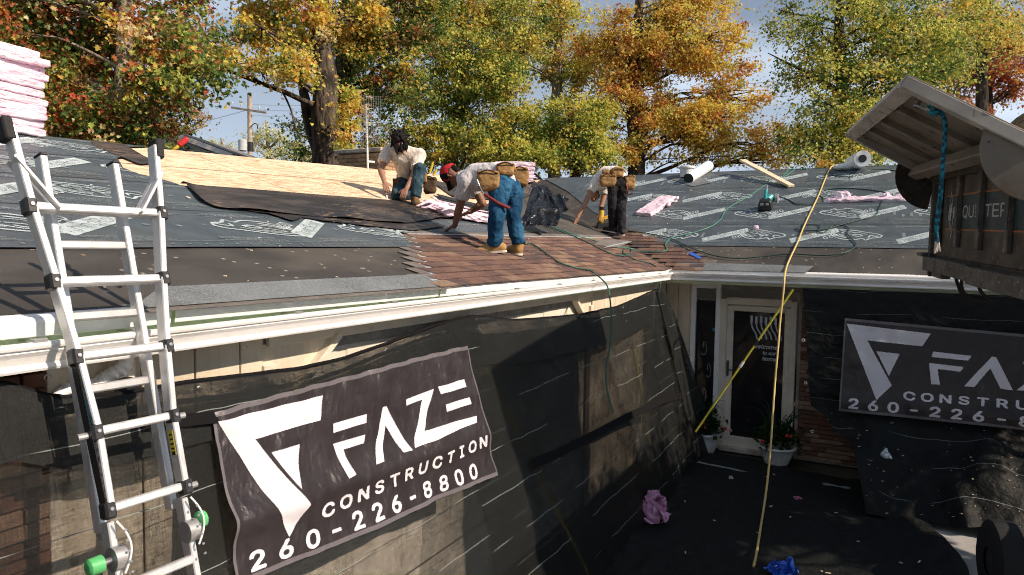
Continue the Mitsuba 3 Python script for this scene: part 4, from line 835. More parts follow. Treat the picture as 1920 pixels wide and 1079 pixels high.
# ---------------------------------------------------------------- debris netting in front of the left wing, and its banner
topx = np.array([(-9.085,2.582),(-8.903,2.489),(-8.694,2.458),(-8.374,2.458),(-8.050,2.441),(-7.620,2.415),(-7.277,2.422),(-6.762,2.467),(-6.261,2.527),(-5.776,2.555),(-5.098,2.466),(-4.671,2.440),(-3.563,2.392),(-2.459,2.403),(-1.626,2.453),(-0.495,2.521)])
topx = np.vstack([[-11.6, 2.40], topx])
def netk(z, t): return -.02 - .26 * (2.5 - z) - .012 * np.sin(t * 2.1)
def netz(t): return np.interp(t, topx[:, 0], topx[:, 1])
nu, nv = 170, 46
def net_sheet(t0, t1, v0, v1, off, seed, amp=.03, nu=nu, nv=nv, right=None):
    A, Vv = np.meshgrid(np.linspace(0, 1, nu), np.linspace(v0, v1, nv), indexing='ij')
    t = t0 + (t1 - t0) * A; z = netz(t) * (1 - Vv) + .02 * Vv
    tt = t + (right(Vv) * A ** 6 if right else 0)
    f = meshkit.fbm(np.stack([tt * 2.6 + z * 1.1, z * .9, z * 0 + seed], -1), 3, seed) - .5
    g = meshkit.noise(np.stack([tt * 7 + z * 3.2, z * 1.4, z * 0 + seed], -1), seed + 3) - .5
    k = netk(z, tt) + off + amp * 2 * f * (Vv * 1.2).clip(.25, 1) + amp * .5 * g
    P, UV = H(k, tt, z), np.stack([tt, z + .05 * f], -1)
    return P, UV
P, UV = net_sheet(-11.6, -.32, 0, 1, 0, 2, .045, right=lambda v: .95 * v)
add('debris_net', grid(P), 'netting', smooth=True, uv=UV.reshape(-1, 2), label='black debris netting hung from the left eave in front of the garage door', cat='netting')
nk1 = 'debris_net'
Q, V = net_sheet(-6.15, -.32, 0, 1, -.014, 2, .045, right=lambda v: .95 * v); add('second_layer', grid(Q), 'netting', nk1, smooth=True, uv=V.reshape(-1, 2) + [.37, .11])
hp = P[:, 0]; add('hem', tube(hp, .012, 6), 'net_hem', nk1)
for (a, b, c, d, off, sd) in ((-9.6, -5.75, 0, .11, -.03, 5), (-6.1, -.36, 0, .15, -.035, 6)):
    Q, V = net_sheet(a, b, c, d, off, sd, .03, 110, 8); add('folded_top', grid(Q), 'netting_dense', nk1, smooth=True, uv=V.reshape(-1, 2))
Q, V = net_sheet(-1.5, -.34, 0, 1, -.05, 8, .05, 26, 40, right=lambda v: 1.05 * v + .05)
Q2 = Q[17:]; add('folded_edge', grid(Q2), 'netting_dense', nk1, smooth=True, uv=V[17:].reshape(-1, 2))
Q, V = net_sheet(-11.0, -9.30, .10, 1, -.035, 9, .08, 30, 40); add('folded_end', grid(Q), 'netting_dense', nk1, smooth=True, uv=V.reshape(-1, 2))
gr_ = []
for t in (-8.3, -6.9, -5.75, -4.4, -3.6, -2.3, -1.5):
    z = netz(t) - .03; add('grommet', tube(H(netk(z, t) - .03 + 0 * np.zeros(9), t + .012 * np.cos(np.linspace(0, 6.28, 9)), z + .012 * np.sin(np.linspace(0, 6.28, 9))), .003, 5), 'steel', nk1)
# the banner's drawing in metres: x to the right, y up
BW, BH = 2.40, .95
def lean(pts): return Polygon([(x + .1 * (1 - y / BH) * (1 - x / BW), y) for x, y in pts])
mark = [lean(q) for q in ([(.015, .894), (.767, .872), (.69, .735), (.20, .743), (.41, .31), (.262, .15)], [(.28, .643), (.49, .637), (.386, .403)],
        [(.785, .692), (1.104, .685), (1.075, .634), (.768, .637)], [(.746, .574), (1.039, .566), (1.01, .516), (.82, .522), (.822, .47), (.836, .368), (.760, .363)],
        [(1.041, .377), (1.268, .697), (1.302, .697), (1.436, .381), (1.339, .385), (1.255, .579), (1.124, .377)],
        [(1.526, .70), (1.854, .717), (1.625, .468), (2.30, .452), (2.275, .408), (1.465, .388), (1.70, .667), (1.511, .66)],
        [(1.913, .722), (2.258, .723), (2.259, .669), (1.924, .667)], [(1.943, .591), (2.261, .593), (2.27, .543), (1.944, .540)])]
def spaced(txt, x0, x1, y, h, xs):
    o = []
    for i, c in enumerate(txt):
        g = text_poly(c, h, None, True, xs); g = g.buffer(.002); w = g.bounds[2] - g.bounds[0]; cx = x0 + (x1 - x0) * i / (len(txt) - 1)
        o.append(affinity.translate(g, cx - w / 2, y))
    return o
words = [affinity.translate(g, 0, .040 * i / 11) for i, g in enumerate(spaced('CONSTRUCTION', .625, 2.30, .185, .077, 1.45))]; phone = spaced('260-226-8800', .135, 2.10, .042, .098, 1.30)
def banner(name, label, surf, group):
    k = nm(name); 
    hp_ = sbox(0, 0, BW, BH); 
    def fn(x, y): return surf(x, y, 0)
    X, Y = np.meshgrid(np.linspace(0, BW, 96), np.linspace(0, BH, 40), indexing='ij'); m = grid(surf(X.ravel(), Y.ravel(), 0).reshape(96, 40, 3))
    scene[k] = ply(m, 'vinyl', smooth=True); tag(k, label, 'banner', group)
    for y0, y1 in ((0, .028), (BH - .028, BH)): add('hem', poly3(sbox(0, y0, BW, y1), lambda x, y: surf(x, y, .002), .03), 'vinyl_hem', k, smooth=True)
    for x0, x1 in ((0, .016), (BW - .016, BW)): add('hem', poly3(sbox(x0, .03, x1, BH - .03), lambda x, y: surf(x, y, .002), .03), 'vinyl_hem', k, smooth=True)
    add('logo', poly3(MultiPolygon(mark[:2]), lambda x, y: surf(x, y, .003), .03), 'vinyl_white', k, smooth=True)
    for nm_, l in (('name_letter', mark[2:]), ('word_letter', words), ('phone_digit', phone)):
        for g in l: add(nm_, poly3(g, lambda x, y: surf(x, y, .003), .03), 'vinyl_white', k, smooth=True)
    return k
c1 = dict(TL=(-8.275, 2.315), TR=(-6.01, 2.355), BR=(-5.96, 1.385), BL=(-8.30, 1.545))
def surf1(x, y, off):
    u, v = x / BW, y / BH
    t = (c1['TL'][0] * (1 - u) + c1['TR'][0] * u) * v + (c1['BL'][0] * (1 - u) + c1['BR'][0] * u) * (1 - v); z = (c1['TL'][1] * (1 - u) + c1['TR'][1] * u) * v + (c1['BL'][1] * (1 - u) + c1['BR'][1] * u) * (1 - v)
    fold = .36 - .03 * u
    b = .055 * np.exp(-((v - fold) / .10) ** 2) * (1 - .3 * u) + .010 * np.sin(u * 60 + 6 * v) * (v > .8) * (v - .8) / .2 + .05 * (meshkit.fbm(np.column_stack([x * 3 + y * 2, y * 3.4, x * 0]), 3, 4) - .5)
    return H(netk(z, t) - .055 - b - off, t, z + .012 * np.sin(u * 3.1) * (v - 1))
banner('banner', 'sunlit banner with white logo and lettering hung on the netting before the garage door', surf1, 'contractor banners')

# ---------------------------------------------------------------- netting and banner over the right wing, draped over shrubs and the ground
prof_v = [0, .30, .60, .72, .82, .92, 1.0, 1.12]
pt = [-.12, -.20, -.30, -.55, -.95, -1.25, -1.50, -2.3]; pz = [2.60, 1.80, .98, .72, .52, .25, .05, .02]
nu2, nv2 = 120, 64
A, Vv = np.meshgrid(np.linspace(0, 1, nu2), np.linspace(0, 1.0, nv2), indexing='ij')
s0 = np.interp(Vv, [0, .6, .75, 1.0, 1.12], [1.96, 2.12, 2.65, 2.85, 2.2]); S_ = s0 + (6.6 - s0) * A
t, z = np.interp(Vv, prof_v, pt), np.interp(Vv, prof_v, pz)
f = meshkit.fbm(np.stack([S_ * 1.5 + Vv * 1.2, Vv * 3.5, S_ * 0], -1), 3, 21) - .5; g = meshkit.noise(np.stack([S_ * 5.5 - Vv * 4, Vv * 3, S_ * 0 + 1], -1), 3) - .5
w = np.interp(Vv, [0, .5, .65, .9, 1.12], [.05, .10, .35, .45, .1])
P2 = H(-S_, t - w * .6 * f - .10 * g * (Vv > .55), np.maximum(z + w * f + .09 * g * (Vv > .6) * (Vv < 1), .012 + .03 * np.abs(g))); V2 = np.stack([S_, Vv * 2.9], -1)
n2 = add('debris_net', grid(P2), 'net_fabric', smooth=True, uv=V2.reshape(-1, 2), label='black netting hung from the right eave and draped over shrubs to the ground', cat='netting')
for s, z in ((2.05, 1.32), (2.16, .66), (2.0, 1.9)):
    a = np.linspace(0, 6.28, 10); add('grommet', tube(H(-s + .018 * np.cos(a), -.33, z + .018 * np.sin(a)), .004, 5), 'white_metal', n2)
def surf2(x, y, off):
    u, v = x / BW, y / BH
    s = 2.48 + x * 1.27 + .02 * v; z = 1.02 - .02 * u + (2.24 - 1.02) * v * (1 - .08 * u) + .05 * u * (1 - v) 
    b = .05 * (meshkit.fbm(np.column_stack([x * 3, y * 3, x * 0 + 2]), 3, 14) - .5) + .05 * np.exp(-((v - .12) / .10) ** 2) * meshkit.noise(np.column_stack([x * 4, x * 0, x * 0]), 5)
    return H(-s, -.36 - .12 * (1 - v) - b - off, z)
banner('banner', 'shaded banner of the same design on the right wing netting, cut by the frame edge', surf2, 'contractor banners')
# ground sheet in the yard
gx, gy = 110, 90
A, B_ = np.meshgrid(np.linspace(0, 1, gx), np.linspace(0, 1, gy), indexing='ij')
k, t = -.55 - 3.0 * A + .2 * np.sin(B_ * 9), -5.6 + 5.6 * B_ + .15 * np.sin(A * 7)
h = .015 + .10 * np.maximum(0, meshkit.fbm(np.stack([k * 1.7, t * 1.7, k * 0 + 3], -1), 4, 31) - .42) + .05 * np.abs(meshkit.noise(np.stack([k * 4 + t, t * 3.1 - k, k * 0], -1), 8) - .5)
G3 = H(k, t, h); GV = np.stack([k, t * .055 + .03], -1)
gn = add('ground_sheet', grid(G3), 'net_fabric', smooth=True, uv=GV.reshape(-1, 2), label='black debris sheet spread crumpled over the shaded yard floor', cat='sheet')

# ---------------------------------------------------------------- raised dump container on its lift
tr = thing('dump_trailer', 'raised grey dump container with its left lid swung open above the right eave', 'trailer')
Ta, Tb, Tc = np.array([.32584786, .94458871, .03969049]), np.array([.94533362, -.32610482, 0]), np.array([-.01294326, -.03752076, .99921202])
TP = np.array([3.94847427, 6.40805841, 3.05246169])
def tp(d, w, h): d, w, h = np.broadcast_arrays(np.asarray(d, float), w, h); return TP - Ta * d[..., None] + Tb * w[..., None] + Tc * h[..., None]
TR_ = np.column_stack([-Ta, Tb, Tc]); TL_, TW_, TH_ = 2.55, 1.55, .77
if np.linalg.det(TR_) < 0: TR_ = np.column_stack([-Ta, Tb, Tc])
def tb(d, w, h, sd, sw, sh, mat, name, parent=tr, c=.006, **k): 
    m = cbox(sd, sw, sh, c); m.apply_transform(mat4(TR_, tp(d, w, h))); m.fix_normals(); return add(name, m, mat, parent, **k)
side = tb(TL_ / 2, .012, TH_ / 2 + .02, TL_, .024, TH_ - .04, 'trailer_side', 'side_panel', label='ribbed left side with a dark lettered stripe')
tb(TL_ / 2, TW_ - .012, TH_ / 2, TL_, .024, TH_, 'trailer_dark', 'side_panel')
tb(.012, TW_ / 2, TH_ / 2, .024, TW_, TH_, 'trailer_dark', 'end_panel'); tb(TL_ - .012, TW_ / 2, TH_ / 2, .024, TW_, TH_, 'trailer_dark', 'end_panel')
tb(TL_ / 2, TW_ / 2, .02, TL_, TW_, .04, 'trailer_dark', 'floor_panel')
for d in (.21, .79, 1.36, 1.97, 2.45):
    tb(d, -.018, TH_ / 2 + .06, .075, .036, TH_ - .16, 'trailer_rail' if d > .3 else 'trailer_dark', 'rib', side)
tb(.03, -.02, TH_ / 2 - .02, .06, .06, TH_ + .02, 'trailer_rail', 'corner_post')
tb(TL_ / 2, -.03, TH_ - .01, TL_, .07, .07, 'trailer_rail', 'top_rail')
tb(.68, -.045, -.035, 1.36, .09, .125, 'trailer_rail', 'bottom_rail'); tb(1.97, -.045, -.050, 1.2, .10, .13, 'trailer_rail', 'bottom_rail')
tb(-.10, -.02, .045, .22, .16, .035, 'trailer_rail', 'latch_plate'); tb(-.02, .02, -.08, .08, .10, .16, 'black_rubber', 'bumper'); tb(.2, .02, -.12, .34, .08, .07, 'dark_steel', 'bracket')
# stripe, borders, lettering and the diamond mark
def stripe_piece(d0, d1, h0, h1, mat, nm_, off): tb((d0 + d1) / 2, -off, (h0 + h1) / 2, d1 - d0, .002, h1 - h0, mat, nm_, side, c=0)
stripe_piece(.36, TL_ - .02, .295, .565, 'stripe_teal', 'stripe', .002); stripe_piece(.36, TL_ - .02, .567, .578, 'stripe_orange', 'stripe_border', .002); stripe_piece(.36, TL_ - .02, .282, .293, 'stripe_orange', 'stripe_border', .002)
for d in (.79, 1.36, 1.97, 2.45):
    stripe_piece(d - .036, d + .036, .295, .565, 'stripe_teal', 'stripe', .0375); stripe_piece(d - .036, d + .036, .567, .578, 'stripe_orange', 'stripe_border', .0375)
def on_side(x, y, off=.004): return tp(x, -off, y)
eq = text_poly('EQUIPTER', .095, 1.55, False)
for i, (ch, x) in enumerate(zip('EQUIPTER', (.60, .86, 1.02, 1.18, 1.225, 1.42, 1.58, 1.745))):
    on_rib = False; g = text_poly(ch, .095, (.09 if x < .7 else .135) if ch != 'I' else .03, False)
    add('letter', poly3(affinity.translate(g, x, .385), lambda a, b: on_side(a, b, .041 if on_rib else .005), .1), 'decal_grey', side)
dm = Polygon([(.50, .62), (.60, .42), (.56, .20), (.44, .40)]); dm = affinity.translate(dm, .0, .0)
dmi = affinity.scale(dm, .82, .86)
add('emblem', poly3(dm.difference(dmi), lambda a, b: on_side(a, b, .005), .1), 'decal_grey', side)
add('emblem_arrow', poly3(Polygon([(.515, .52), (.565, .43), (.535, .43), (.525, .36), (.475, .36), (.48, .43), (.455, .42)]), lambda a, b: on_side(a, b, .006), .1), 'decal_grey', side)
add('emblem_foot', poly3(Polygon([(.465, .35), (.53, .35), (.55, .27), (.535, .24)]), lambda a, b: on_side(a, b, .006), .1), 'decal_brown', side)
# lid: hinge along the top of the left side, swung out and up
Eo = np.array([-.72, .42]) / math.hypot(.72, .42); Eu = np.array([Eo[1] * 1, -Eo[0] * 1])
def ld(d, e, u): 
    w = -.06 + Eo[0] * e + (.42 / .834) * u; h = .79 + Eo[1] * e + (.72 / .834) * u
    return tp(d, w, h)
LDR = np.column_stack([-Ta, Tb * Eo[0] + Tc * Eo[1], Tb * .42 / .834 + Tc * .72 / .834])
def lb(d, e, u, sd, se, su, mat, name, parent, c=.005): 
    m = cbox(sd, se, su, c); R = LDR if np.linalg.det(LDR) > 0 else LDR
    m.apply_transform(mat4(R, ld(d, e, u))); m.fix_normals(); return add(name, m, mat, parent)
LL, LE = 2.56, .835
lid = lb(LL / 2, LE / 2, .025, LL, LE, .012, 'trailer_metal', 'lid', tr)
lb(LL / 2, LE - .05, -.012, LL, .11, .06, 'trailer_rim_lit', 'lid_rim', lid); lb(.04, LE / 2, -.014, .08, LE, .07, 'trailer_rim_lit', 'lid_rim', lid); lb(LL - .04, LE / 2 - .0, -.014, .085, LE, .075, 'trailer_rim_lit', 'lid_rim', lid)
lb(LL / 2, .05, -.01, LL, .10, .05, 'trailer_rail', 'lid_rim', lid)
for d in (.62, 1.18, 1.78): lb(d, LE / 2 - .02, .0, .085, LE - .2, .045, 'trailer_metal', 'lid_rib', lid)
for d in (.02, LL - .03):
    an = np.linspace(0, math.pi * .62, 14); th0 = math.atan2(Eo[1], Eo[0])
    pg = np.array([[-.03, .76]] + [[-.03 + .33 * math.cos(th0 + a), .79 + .33 * math.sin(th0 + a)] for a in an])
    v = np.vstack([tp(d - .012, pg[:, 0], pg[:, 1]), tp(d + .012, pg[:, 0], pg[:, 1])]); n = len(pg)
    f = [[0, i, i + 1] for i in range(1, n - 1)] + [[n, n + i + 1, n + i] for i in range(1, n - 1)] + [q for i in range(n) for q in ([i, (i + 1) % n, n + (i + 1) % n], [i, n + (i + 1) % n, n + i])]
    m = trimesh.Trimesh(v, f, process=False); m.fix_normals(); add('hinge_cheek', m, 'trailer_metal' if d > 1 else 'trailer_dark', tr)
m = cbox(LL - .1, .10, .10, .01); m.apply_transform(mat4(LDR, tp(LL / 2, -.20, .80))); m.fix_normals(); add('hinge_beam', m, 'trailer_metal', tr)
tb(TL_ / 2, TW_ + .35, TH_ + .28, TL_, .9, .03, 'trailer_metal', 'lid')
for d in (.02, .05): pass
add('lid_latch', cat_([cyl(ld(LL - .30, .66, -.05), ld(LL - .30, .66, -.005), .012), tube([ld(LL - .34, .64, -.05), ld(LL - .26, .68, -.05), ld(LL - .2, .60, -.06), ld(LL - .2, .5, -.08)], .006, 6, 4)]), 'steel', lid)
add('hinge_pin', cyl(tp(.0, -.09, .66), tp(.0, .0, .66), .03), 'dark_steel', tr)
# lift arm, hoses, chassis and wheels below
add('lift_arm', cat_([beam(tp(1.2, .35, -.1), (5.6, 4.6, 1.35), .16, .14), beam(tp(1.2, 1.15, -.1), (6.3, 4.35, 1.35), .16, .14)]), 'trailer_dark', tr)
add('lift_cylinder', cat_([cyl(tp(1.6, .75, -.1), (5.8, 4.4, 1.2), .05), cyl(tp(1.6, .75, -.1), tp(1.9, .8, -.8), .032)]), 'dark_steel', tr)
for q in ([(1790,512,6.0),(1800,540,6.0),(1810,560,5.9),(1830,566,5.7)], [(1806,516,5.9),(1803,535,5.9),(1812,556,5.8),(1850,564,5.6)], [(1832,520,5.6),(1840,548,5.5),(1856,562,5.4)]):
    pass
for q in ([(3.817,5.902,2.962),(3.875,5.892,2.793),(3.931,5.888,2.725),(4.061,5.887,2.699)], [(3.834,5.800,2.939),(3.822,5.794,2.830),(3.878,5.789,2.749),(4.046,5.787,2.711)], [(3.748,5.499,2.914),(3.784,5.492,2.803),(3.880,5.488,2.728)]):
    add('hydraulic_hose', tube(q, .014, 8, 8), 'black_rubber', tr, smooth=True)
add('chassis', cat_([ob((5.45, 4.9, .95), TR_, (2.4, 1.4, .18), .02), ob((5.45, 4.9, 1.2), TR_, (1.2, .9, .3), .03)]), 'trailer_dark', tr)
for c in ((4.42, 5.95, .36), (5.75, 5.5, .36), (4.0, 4.6, .36), (5.4, 4.2, .36)):
    wv = lathe([(.12, -.11), (.30, -.12), (.36, -.09), (.37, 0), (.36, .09), (.30, .12), (.12, .11)], 24); wv.apply_transform(mat4(np.column_stack([Ta * [1, 1, 0], [0, 0, 1.], Tb]), c))
    wk = add('wheel', wv, 'black_rubber', tr, smooth=40); hv = tube([np.array(c) - Tb * .09, np.array(c) + Tb * .09], .14, 14); add('rim', hv, 'dark_steel', wk)
# load of old straw-coloured debris
hm = trimesh.creation.icosphere(subdivisions=4); hm.apply_scale([1.2, .85, .62]); wrinkle(hm, .09, 2.2, 5); wrinkle(hm, .03, 9, 6); hm.apply_transform(mat4(TR_, tp(1.1, .92, .72))); hm.fix_normals()
add('debris_heap', hm, 'straw', smooth=True, label='heap of straw coloured debris rising over the container rim', cat='debris heap')
# rope hanging from the lid
ra = np.array([(2.583,4.260,4.010),(2.623,4.258,3.971),(2.650,4.254,3.912),(2.649,4.248,3.807),(2.641,4.241,3.683),(2.633,4.233,3.551),(2.628,4.227,3.446),(2.613,4.220,3.322),(2.608,4.214,3.223),(2.613,4.211,3.174)])
sp = spline(ra, 14); tt = np.linspace(0, 60, len(sp)); e1, e2 = Tb, np.array([.3, .9, 0])
rp = thing('rope', 'blue braided rope hanging from the open lid', 'rope')
for ph in (0, 2.1, 4.2): add('strand', tube(sp + .010 * (np.cos(tt + ph)[:, None] * e1 + np.sin(tt + ph)[:, None] * e2) * .62, .0085, 6), 'rope_blue', rp, smooth=True)
kn = np.array((2.593,4.249,3.998)); a = np.linspace(0, 12, 40); add('knot', tube(kn + np.column_stack([.035 * np.cos(a), .03 * np.sin(a * .7), .028 * np.sin(a)]), .016, 7), 'rope_blue', rp, smooth=True)
for q in ([(2.583,4.260,4.010),(2.556,4.261,4.022),(2.537,4.261,4.029)], [(2.577,4.259,3.996),(2.550,4.259,3.989),(2.531,4.259,3.999)], [(2.613,4.211,3.174),(2.603,4.209,3.138),(2.597,4.207,3.105)], [(2.616,4.211,3.174),(2.623,4.210,3.145),(2.630,4.208,3.119)], [(2.609,4.212,3.181),(2.613,4.210,3.145),(2.610,4.208,3.112)]):
    add('frayed_end', tube(q, np.linspace(.012, .004, 3), 6), 'rope_frayed', rp)

# ---------------------------------------------------------------- the three roofers
def V(*a): return np.array(a, float)
def hand(wrist, tip, palm_n, thumb_side, curl=.5, sc=1.0):
    """palm, five bent fingers: list of manifolds. tip: where the knuckles point; palm_n: out of the palm; thumb_side: towards the thumb"""
    d = unit(tip - wrist); s = unit(thumb_side - d * (thumb_side @ d)); n = unit(np.cross(d, s)); n = n if n @ palm_n > 0 else -n
    o = [m3.Manifold.batch_hull([ball(wrist, .026 * sc, 8), ball(wrist + d * .085 * sc + s * .032 * sc, .013 * sc, 8), ball(wrist + d * .075 * sc - s * .034 * sc, .012 * sc, 8), ball(wrist + d * .03 * sc + s * .034 * sc, .014 * sc, 8)])]
    for i, (off, L) in enumerate(((.030, .070), (.010, .078), (-.012, .072), (-.032, .056))):
        a = wrist + d * .082 * sc + s * off * sc; b = a + (d + n * .25 * curl) * L * .5 * sc; c = b + (d * (1 - curl * .5) + n * curl) * L * .35 * sc; e = c + (d * (1 - curl) + n * curl * 1.3) * L * .28 * sc
        for p, q, r0, r1 in ((a, b, .0105, .0095), (b, c, .0095, .0085), (c, e, .0085, .007)): o.append(bone(p, r0 * sc, q, r1 * sc, 8))
    a = wrist + d * .028 * sc + s * .034 * sc; b = a + (s * .8 + d * .7 + n * .3) * .038 * sc; c = b + (d * .9 + s * .3 + n * .35) * .030 * sc
    o += [bone(a, .0135 * sc, b, .0115 * sc, 8), bone(b, .0115 * sc, c, .008 * sc, 8)]
    return o
def person(label, J, skin, shirt, jeans, boot, sole, hairm, B=1.0, sleeve=.62, hs=1.12, cuff=.0):
    J = {k: np.array(v, float) for k, v in J.items()}
    p = thing('person', label, 'person', 'roofers at work')
    A = 'lr'; hipc = (J['hip_l'] + J['hip_r']) / 2; shc = (J['sh_l'] + J['sh_r']) / 2
    sd = unit(J['hip_l'] - J['hip_r'])
    upv = unit(J['head'] - J['neck']); fc = unit(J['face'] - J['head']); fc = unit(fc - upv * (fc @ upv) * .85)
    lat = unit(np.cross(upv, fc)); HR = np.column_stack([lat, fc, upv]) * hs
    hc = J['head']
    def hp(x, y, z): return hc + HR @ np.array([x, y, z]) * B
    hd = [m3.Manifold.batch_hull([ball(hp(0, -.018, .03), .083 * B, 14), ball(hp(0, .03, .045), .066 * B, 12), ball(hp(0, .045, -.015), .058 * B, 12), ball(hp(0, .055, -.085), .028 * B, 10), ball(hp(.038, .0, -.06), .03 * B, 10), ball(hp(-.038, .0, -.06), .03 * B, 10)])]
    hd += [m3.Manifold.batch_hull([ball(hp(0, .098, .018), .008 * B, 8), ball(hp(0, .124, -.022), .012 * B, 8), ball(hp(.014, .100, -.028), .010 * B, 8), ball(hp(-.014, .100, -.028), .010 * B, 8)])]
    hd += [m3.Manifold.batch_hull([ball(hp(.022, .088, -.058), .009 * B, 8), ball(hp(-.022, .088, -.058), .009 * B, 8), ball(hp(0, .094, -.056), .010 * B, 8)])]
    for s in (-1, 1): hd.append(m3.Manifold.batch_hull([ball(hp(s * .080, -.008, .020), (.010 * B,) * 3, 8), ball(hp(s * .092, -.018, .032), .011 * B, 8), ball(hp(s * .082, -.010, -.022), .009 * B, 8)]))
    body = list(hd) + [bone(J['neck'], .058 * B, hp(0, -.012, -.045), .054 * B)]
    body += [m3.Manifold.batch_hull([ball(J['sh_l'], .060 * B), ball(J['sh_r'], .060 * B), ball(J['chest'], .115 * B)]), m3.Manifold.batch_hull([ball(J['sh_l'], .050 * B), ball(J['sh_r'], .050 * B), ball(J['neck'], .050 * B)]), m3.Manifold.batch_hull([ball(J['chest'], .115 * B), ball(J['waist'], .11 * B)]), m3.Manifold.batch_hull([ball(J['waist'], .115 * B), ball(J['hip_l'], .10 * B), ball(J['hip_r'], .10 * B)])]
    for a in A:
        body += [bone(J['sh_' + a], .060 * B, J['el_' + a], .043 * B), bone(J['el_' + a], .046 * B, J['wr_' + a], .029 * B)]
        mid = J['el_' + a] * .68 + J['wr_' + a] * .32; body.append(ball(mid, .047 * B))
        dv = J['hd_' + a] - J['wr_' + a]; side_ = sd * (-1 if a == 'l' else 1); 
        body += hand(J['wr_' + a], J['hd_' + a], J.get('pn_' + a, V(0, 0, -1)), J.get('th_' + a, side_), .45 if ('curl_' + a) not in J else float(J['curl_' + a]), B)
        body += [bone(J['hip_' + a], .085 * B, J['kn_' + a], .055 * B), bone(J['kn_' + a], .055 * B, J['an_' + a], .038 * B), bone(J['an_' + a], .036 * B, J['toe_' + a], .026 * B)]
    add('body', tomesh(union(body), .02, 4), skin, p, smooth=True)
    for s in (-1, 1): e_ = sph(.008 * B, 1); e_.apply_translation(hp(s * .032, .086, .012)); add('eye', e_, 'eye_dark', p)
    # shirt: torso and sleeves cut straight at hem and cuff
    t_ = [m3.Manifold.batch_hull([ball(J['sh_l'], .082 * B, 14), ball(J['sh_r'], .082 * B, 14), ball(J['chest'], .150 * B, 14)]), m3.Manifold.batch_hull([ball(J['chest'], .150 * B, 14), ball(J['waist'], .150 * B, 14)]), m3.Manifold.batch_hull([ball(J['waist'], .150 * B, 14), ball(J['waist'] * .5 + hipc * .5, .142 * B, 14)]), m3.Manifold.batch_hull([ball(J['sh_l'], .075 * B, 12), ball(J['sh_r'], .075 * B, 12), ball(J['neck'], .060 * B, 12)])]
    for a in A:
        dv = unit(J['el_' + a] - J['sh_' + a]); cut = J['sh_' + a] + dv * np.linalg.norm(J['el_' + a] - J['sh_' + a]) * sleeve
        t_.append(bone(J['sh_' + a], .085 * B, J['el_' + a], .070 * B, 14).trim_by_plane([float(-x) for x in dv], float(-dv @ cut)))
    add('tee_shirt', wrinkle(wrinkle(tomesh(union(t_), .018, 5), .015, 8, 3), .0045, 26, 4), shirt, p, smooth=True)
    # trousers
    g_ = [m3.Manifold.batch_hull([ball(J['waist'] * .35 + hipc * .65, .140 * B, 14), ball(J['hip_l'], .118 * B, 14), ball(J['hip_r'], .118 * B, 14)])]
    for a in A:
        dv = unit(J['an_' + a] - J['kn_' + a]); cut = J['an_' + a] + dv * cuff; ext = J['an_' + a] + dv * .1
        g_.append(bone(J['hip_' + a], .112 * B, J['kn_' + a], .080 * B, 14))
        g_.append(bone(J['kn_' + a], .080 * B, ext, .072 * B, 14).trim_by_plane([float(-x) for x in dv], float(-dv @ cut)))
    add('jeans', wrinkle(wrinkle(tomesh(union(g_), .018, 4), .018, 8, 7, (1, 1, 1.7)), .007, 22, 9, (1, 1, 2.2)), jeans, p, smooth=True)
    for a in A:
        f = J['toe_' + a] - J['heel_' + a]; n = J.get('up_' + a, V(0, 0, 1)); n = unit(n - unit(f) * (n @ unit(f))); h_, tq = J['heel_' + a], J['toe_' + a]; sdv = unit(np.cross(f, n))
        b_ = [bone(J['an_' + a], .056 * B, h_ + n * .05, .050 * B, 12), m3.Manifold.batch_hull([ball(h_ + n * .045, .046 * B, 12), ball(tq + n * .040 + sdv * .014 - unit(f) * .03, .036 * B, 12), ball(tq + n * .040 - sdv * .014 - unit(f) * .03, .036 * B, 12), ball(h_ * .45 + tq * .55 + n * .06, .042 * B, 12)])]
        bk_ = add('boot', tomesh(union(b_), .02, 3), boot, p, smooth=True)
        so = m3.Manifold.batch_hull([m3.Manifold.cylinder(.022, .047 * B, .047 * B, 14).transform(np.hstack([frame(f, n), (h_ - n * .004)[:, None]])), m3.Manifold.cylinder(.018, .045 * B, .045 * B, 14).transform(np.hstack([frame(f, n), (tq - unit(f) * .035)[:, None]]))])
        add('sole', tomesh(so), sole, bk_)
    return p, hp, HR
def pouch(parent, c, r, mat='leather_tan', seed=1, name='tool_pouch', flap=True):
    c = np.array(c, float); r = np.array(r, float)
    rs_ = np.random.RandomState(seed); tl_ = V(rs_.uniform(-.25, .25), 0, 0)
    pts = [ball(c + (V(sx * .50, sy * .4, -.50) + tl_ * .4) * r, r * .48, 12) for sx in (-1, 1) for sy in (-1, 1)] + [ball(c + V(sx * .80, sy * .4, .42) * r, r * .22, 10) for sx in (-1, 1) for sy in (-1, 1)]
    k = add(name, wrinkle(tomesh(m3.Manifold.batch_hull(pts), .02, 2), .014, 16, seed), mat, parent, smooth=True)
    if flap and r[0] > .07:
        e = tube([c + V(a * .92, -.75 - .1 * math.cos(a * 2), .55 + .12 * math.cos(a * 3)) * r for a in np.linspace(-1, 1, 9)], .008, 6); add('pouch_rim', e, 'leather_dark', k, smooth=True)
    return k
def belt(parent, c, ax, R, mat='leather_tan', w=.028):
    a = np.linspace(0, 2 * np.pi, 26); ax = unit(ax); x = unit(np.cross(ax, [.3, .2, .9])); y = np.cross(ax, x)
    p0 = np.array(c) + np.outer(np.cos(a), x) * R + np.outer(np.sin(a), y) * R
    add('tool_belt', cat_([tube(p0 + ax * o, .016, 6) for o in (-.016, .016)]), mat, parent, smooth=True)

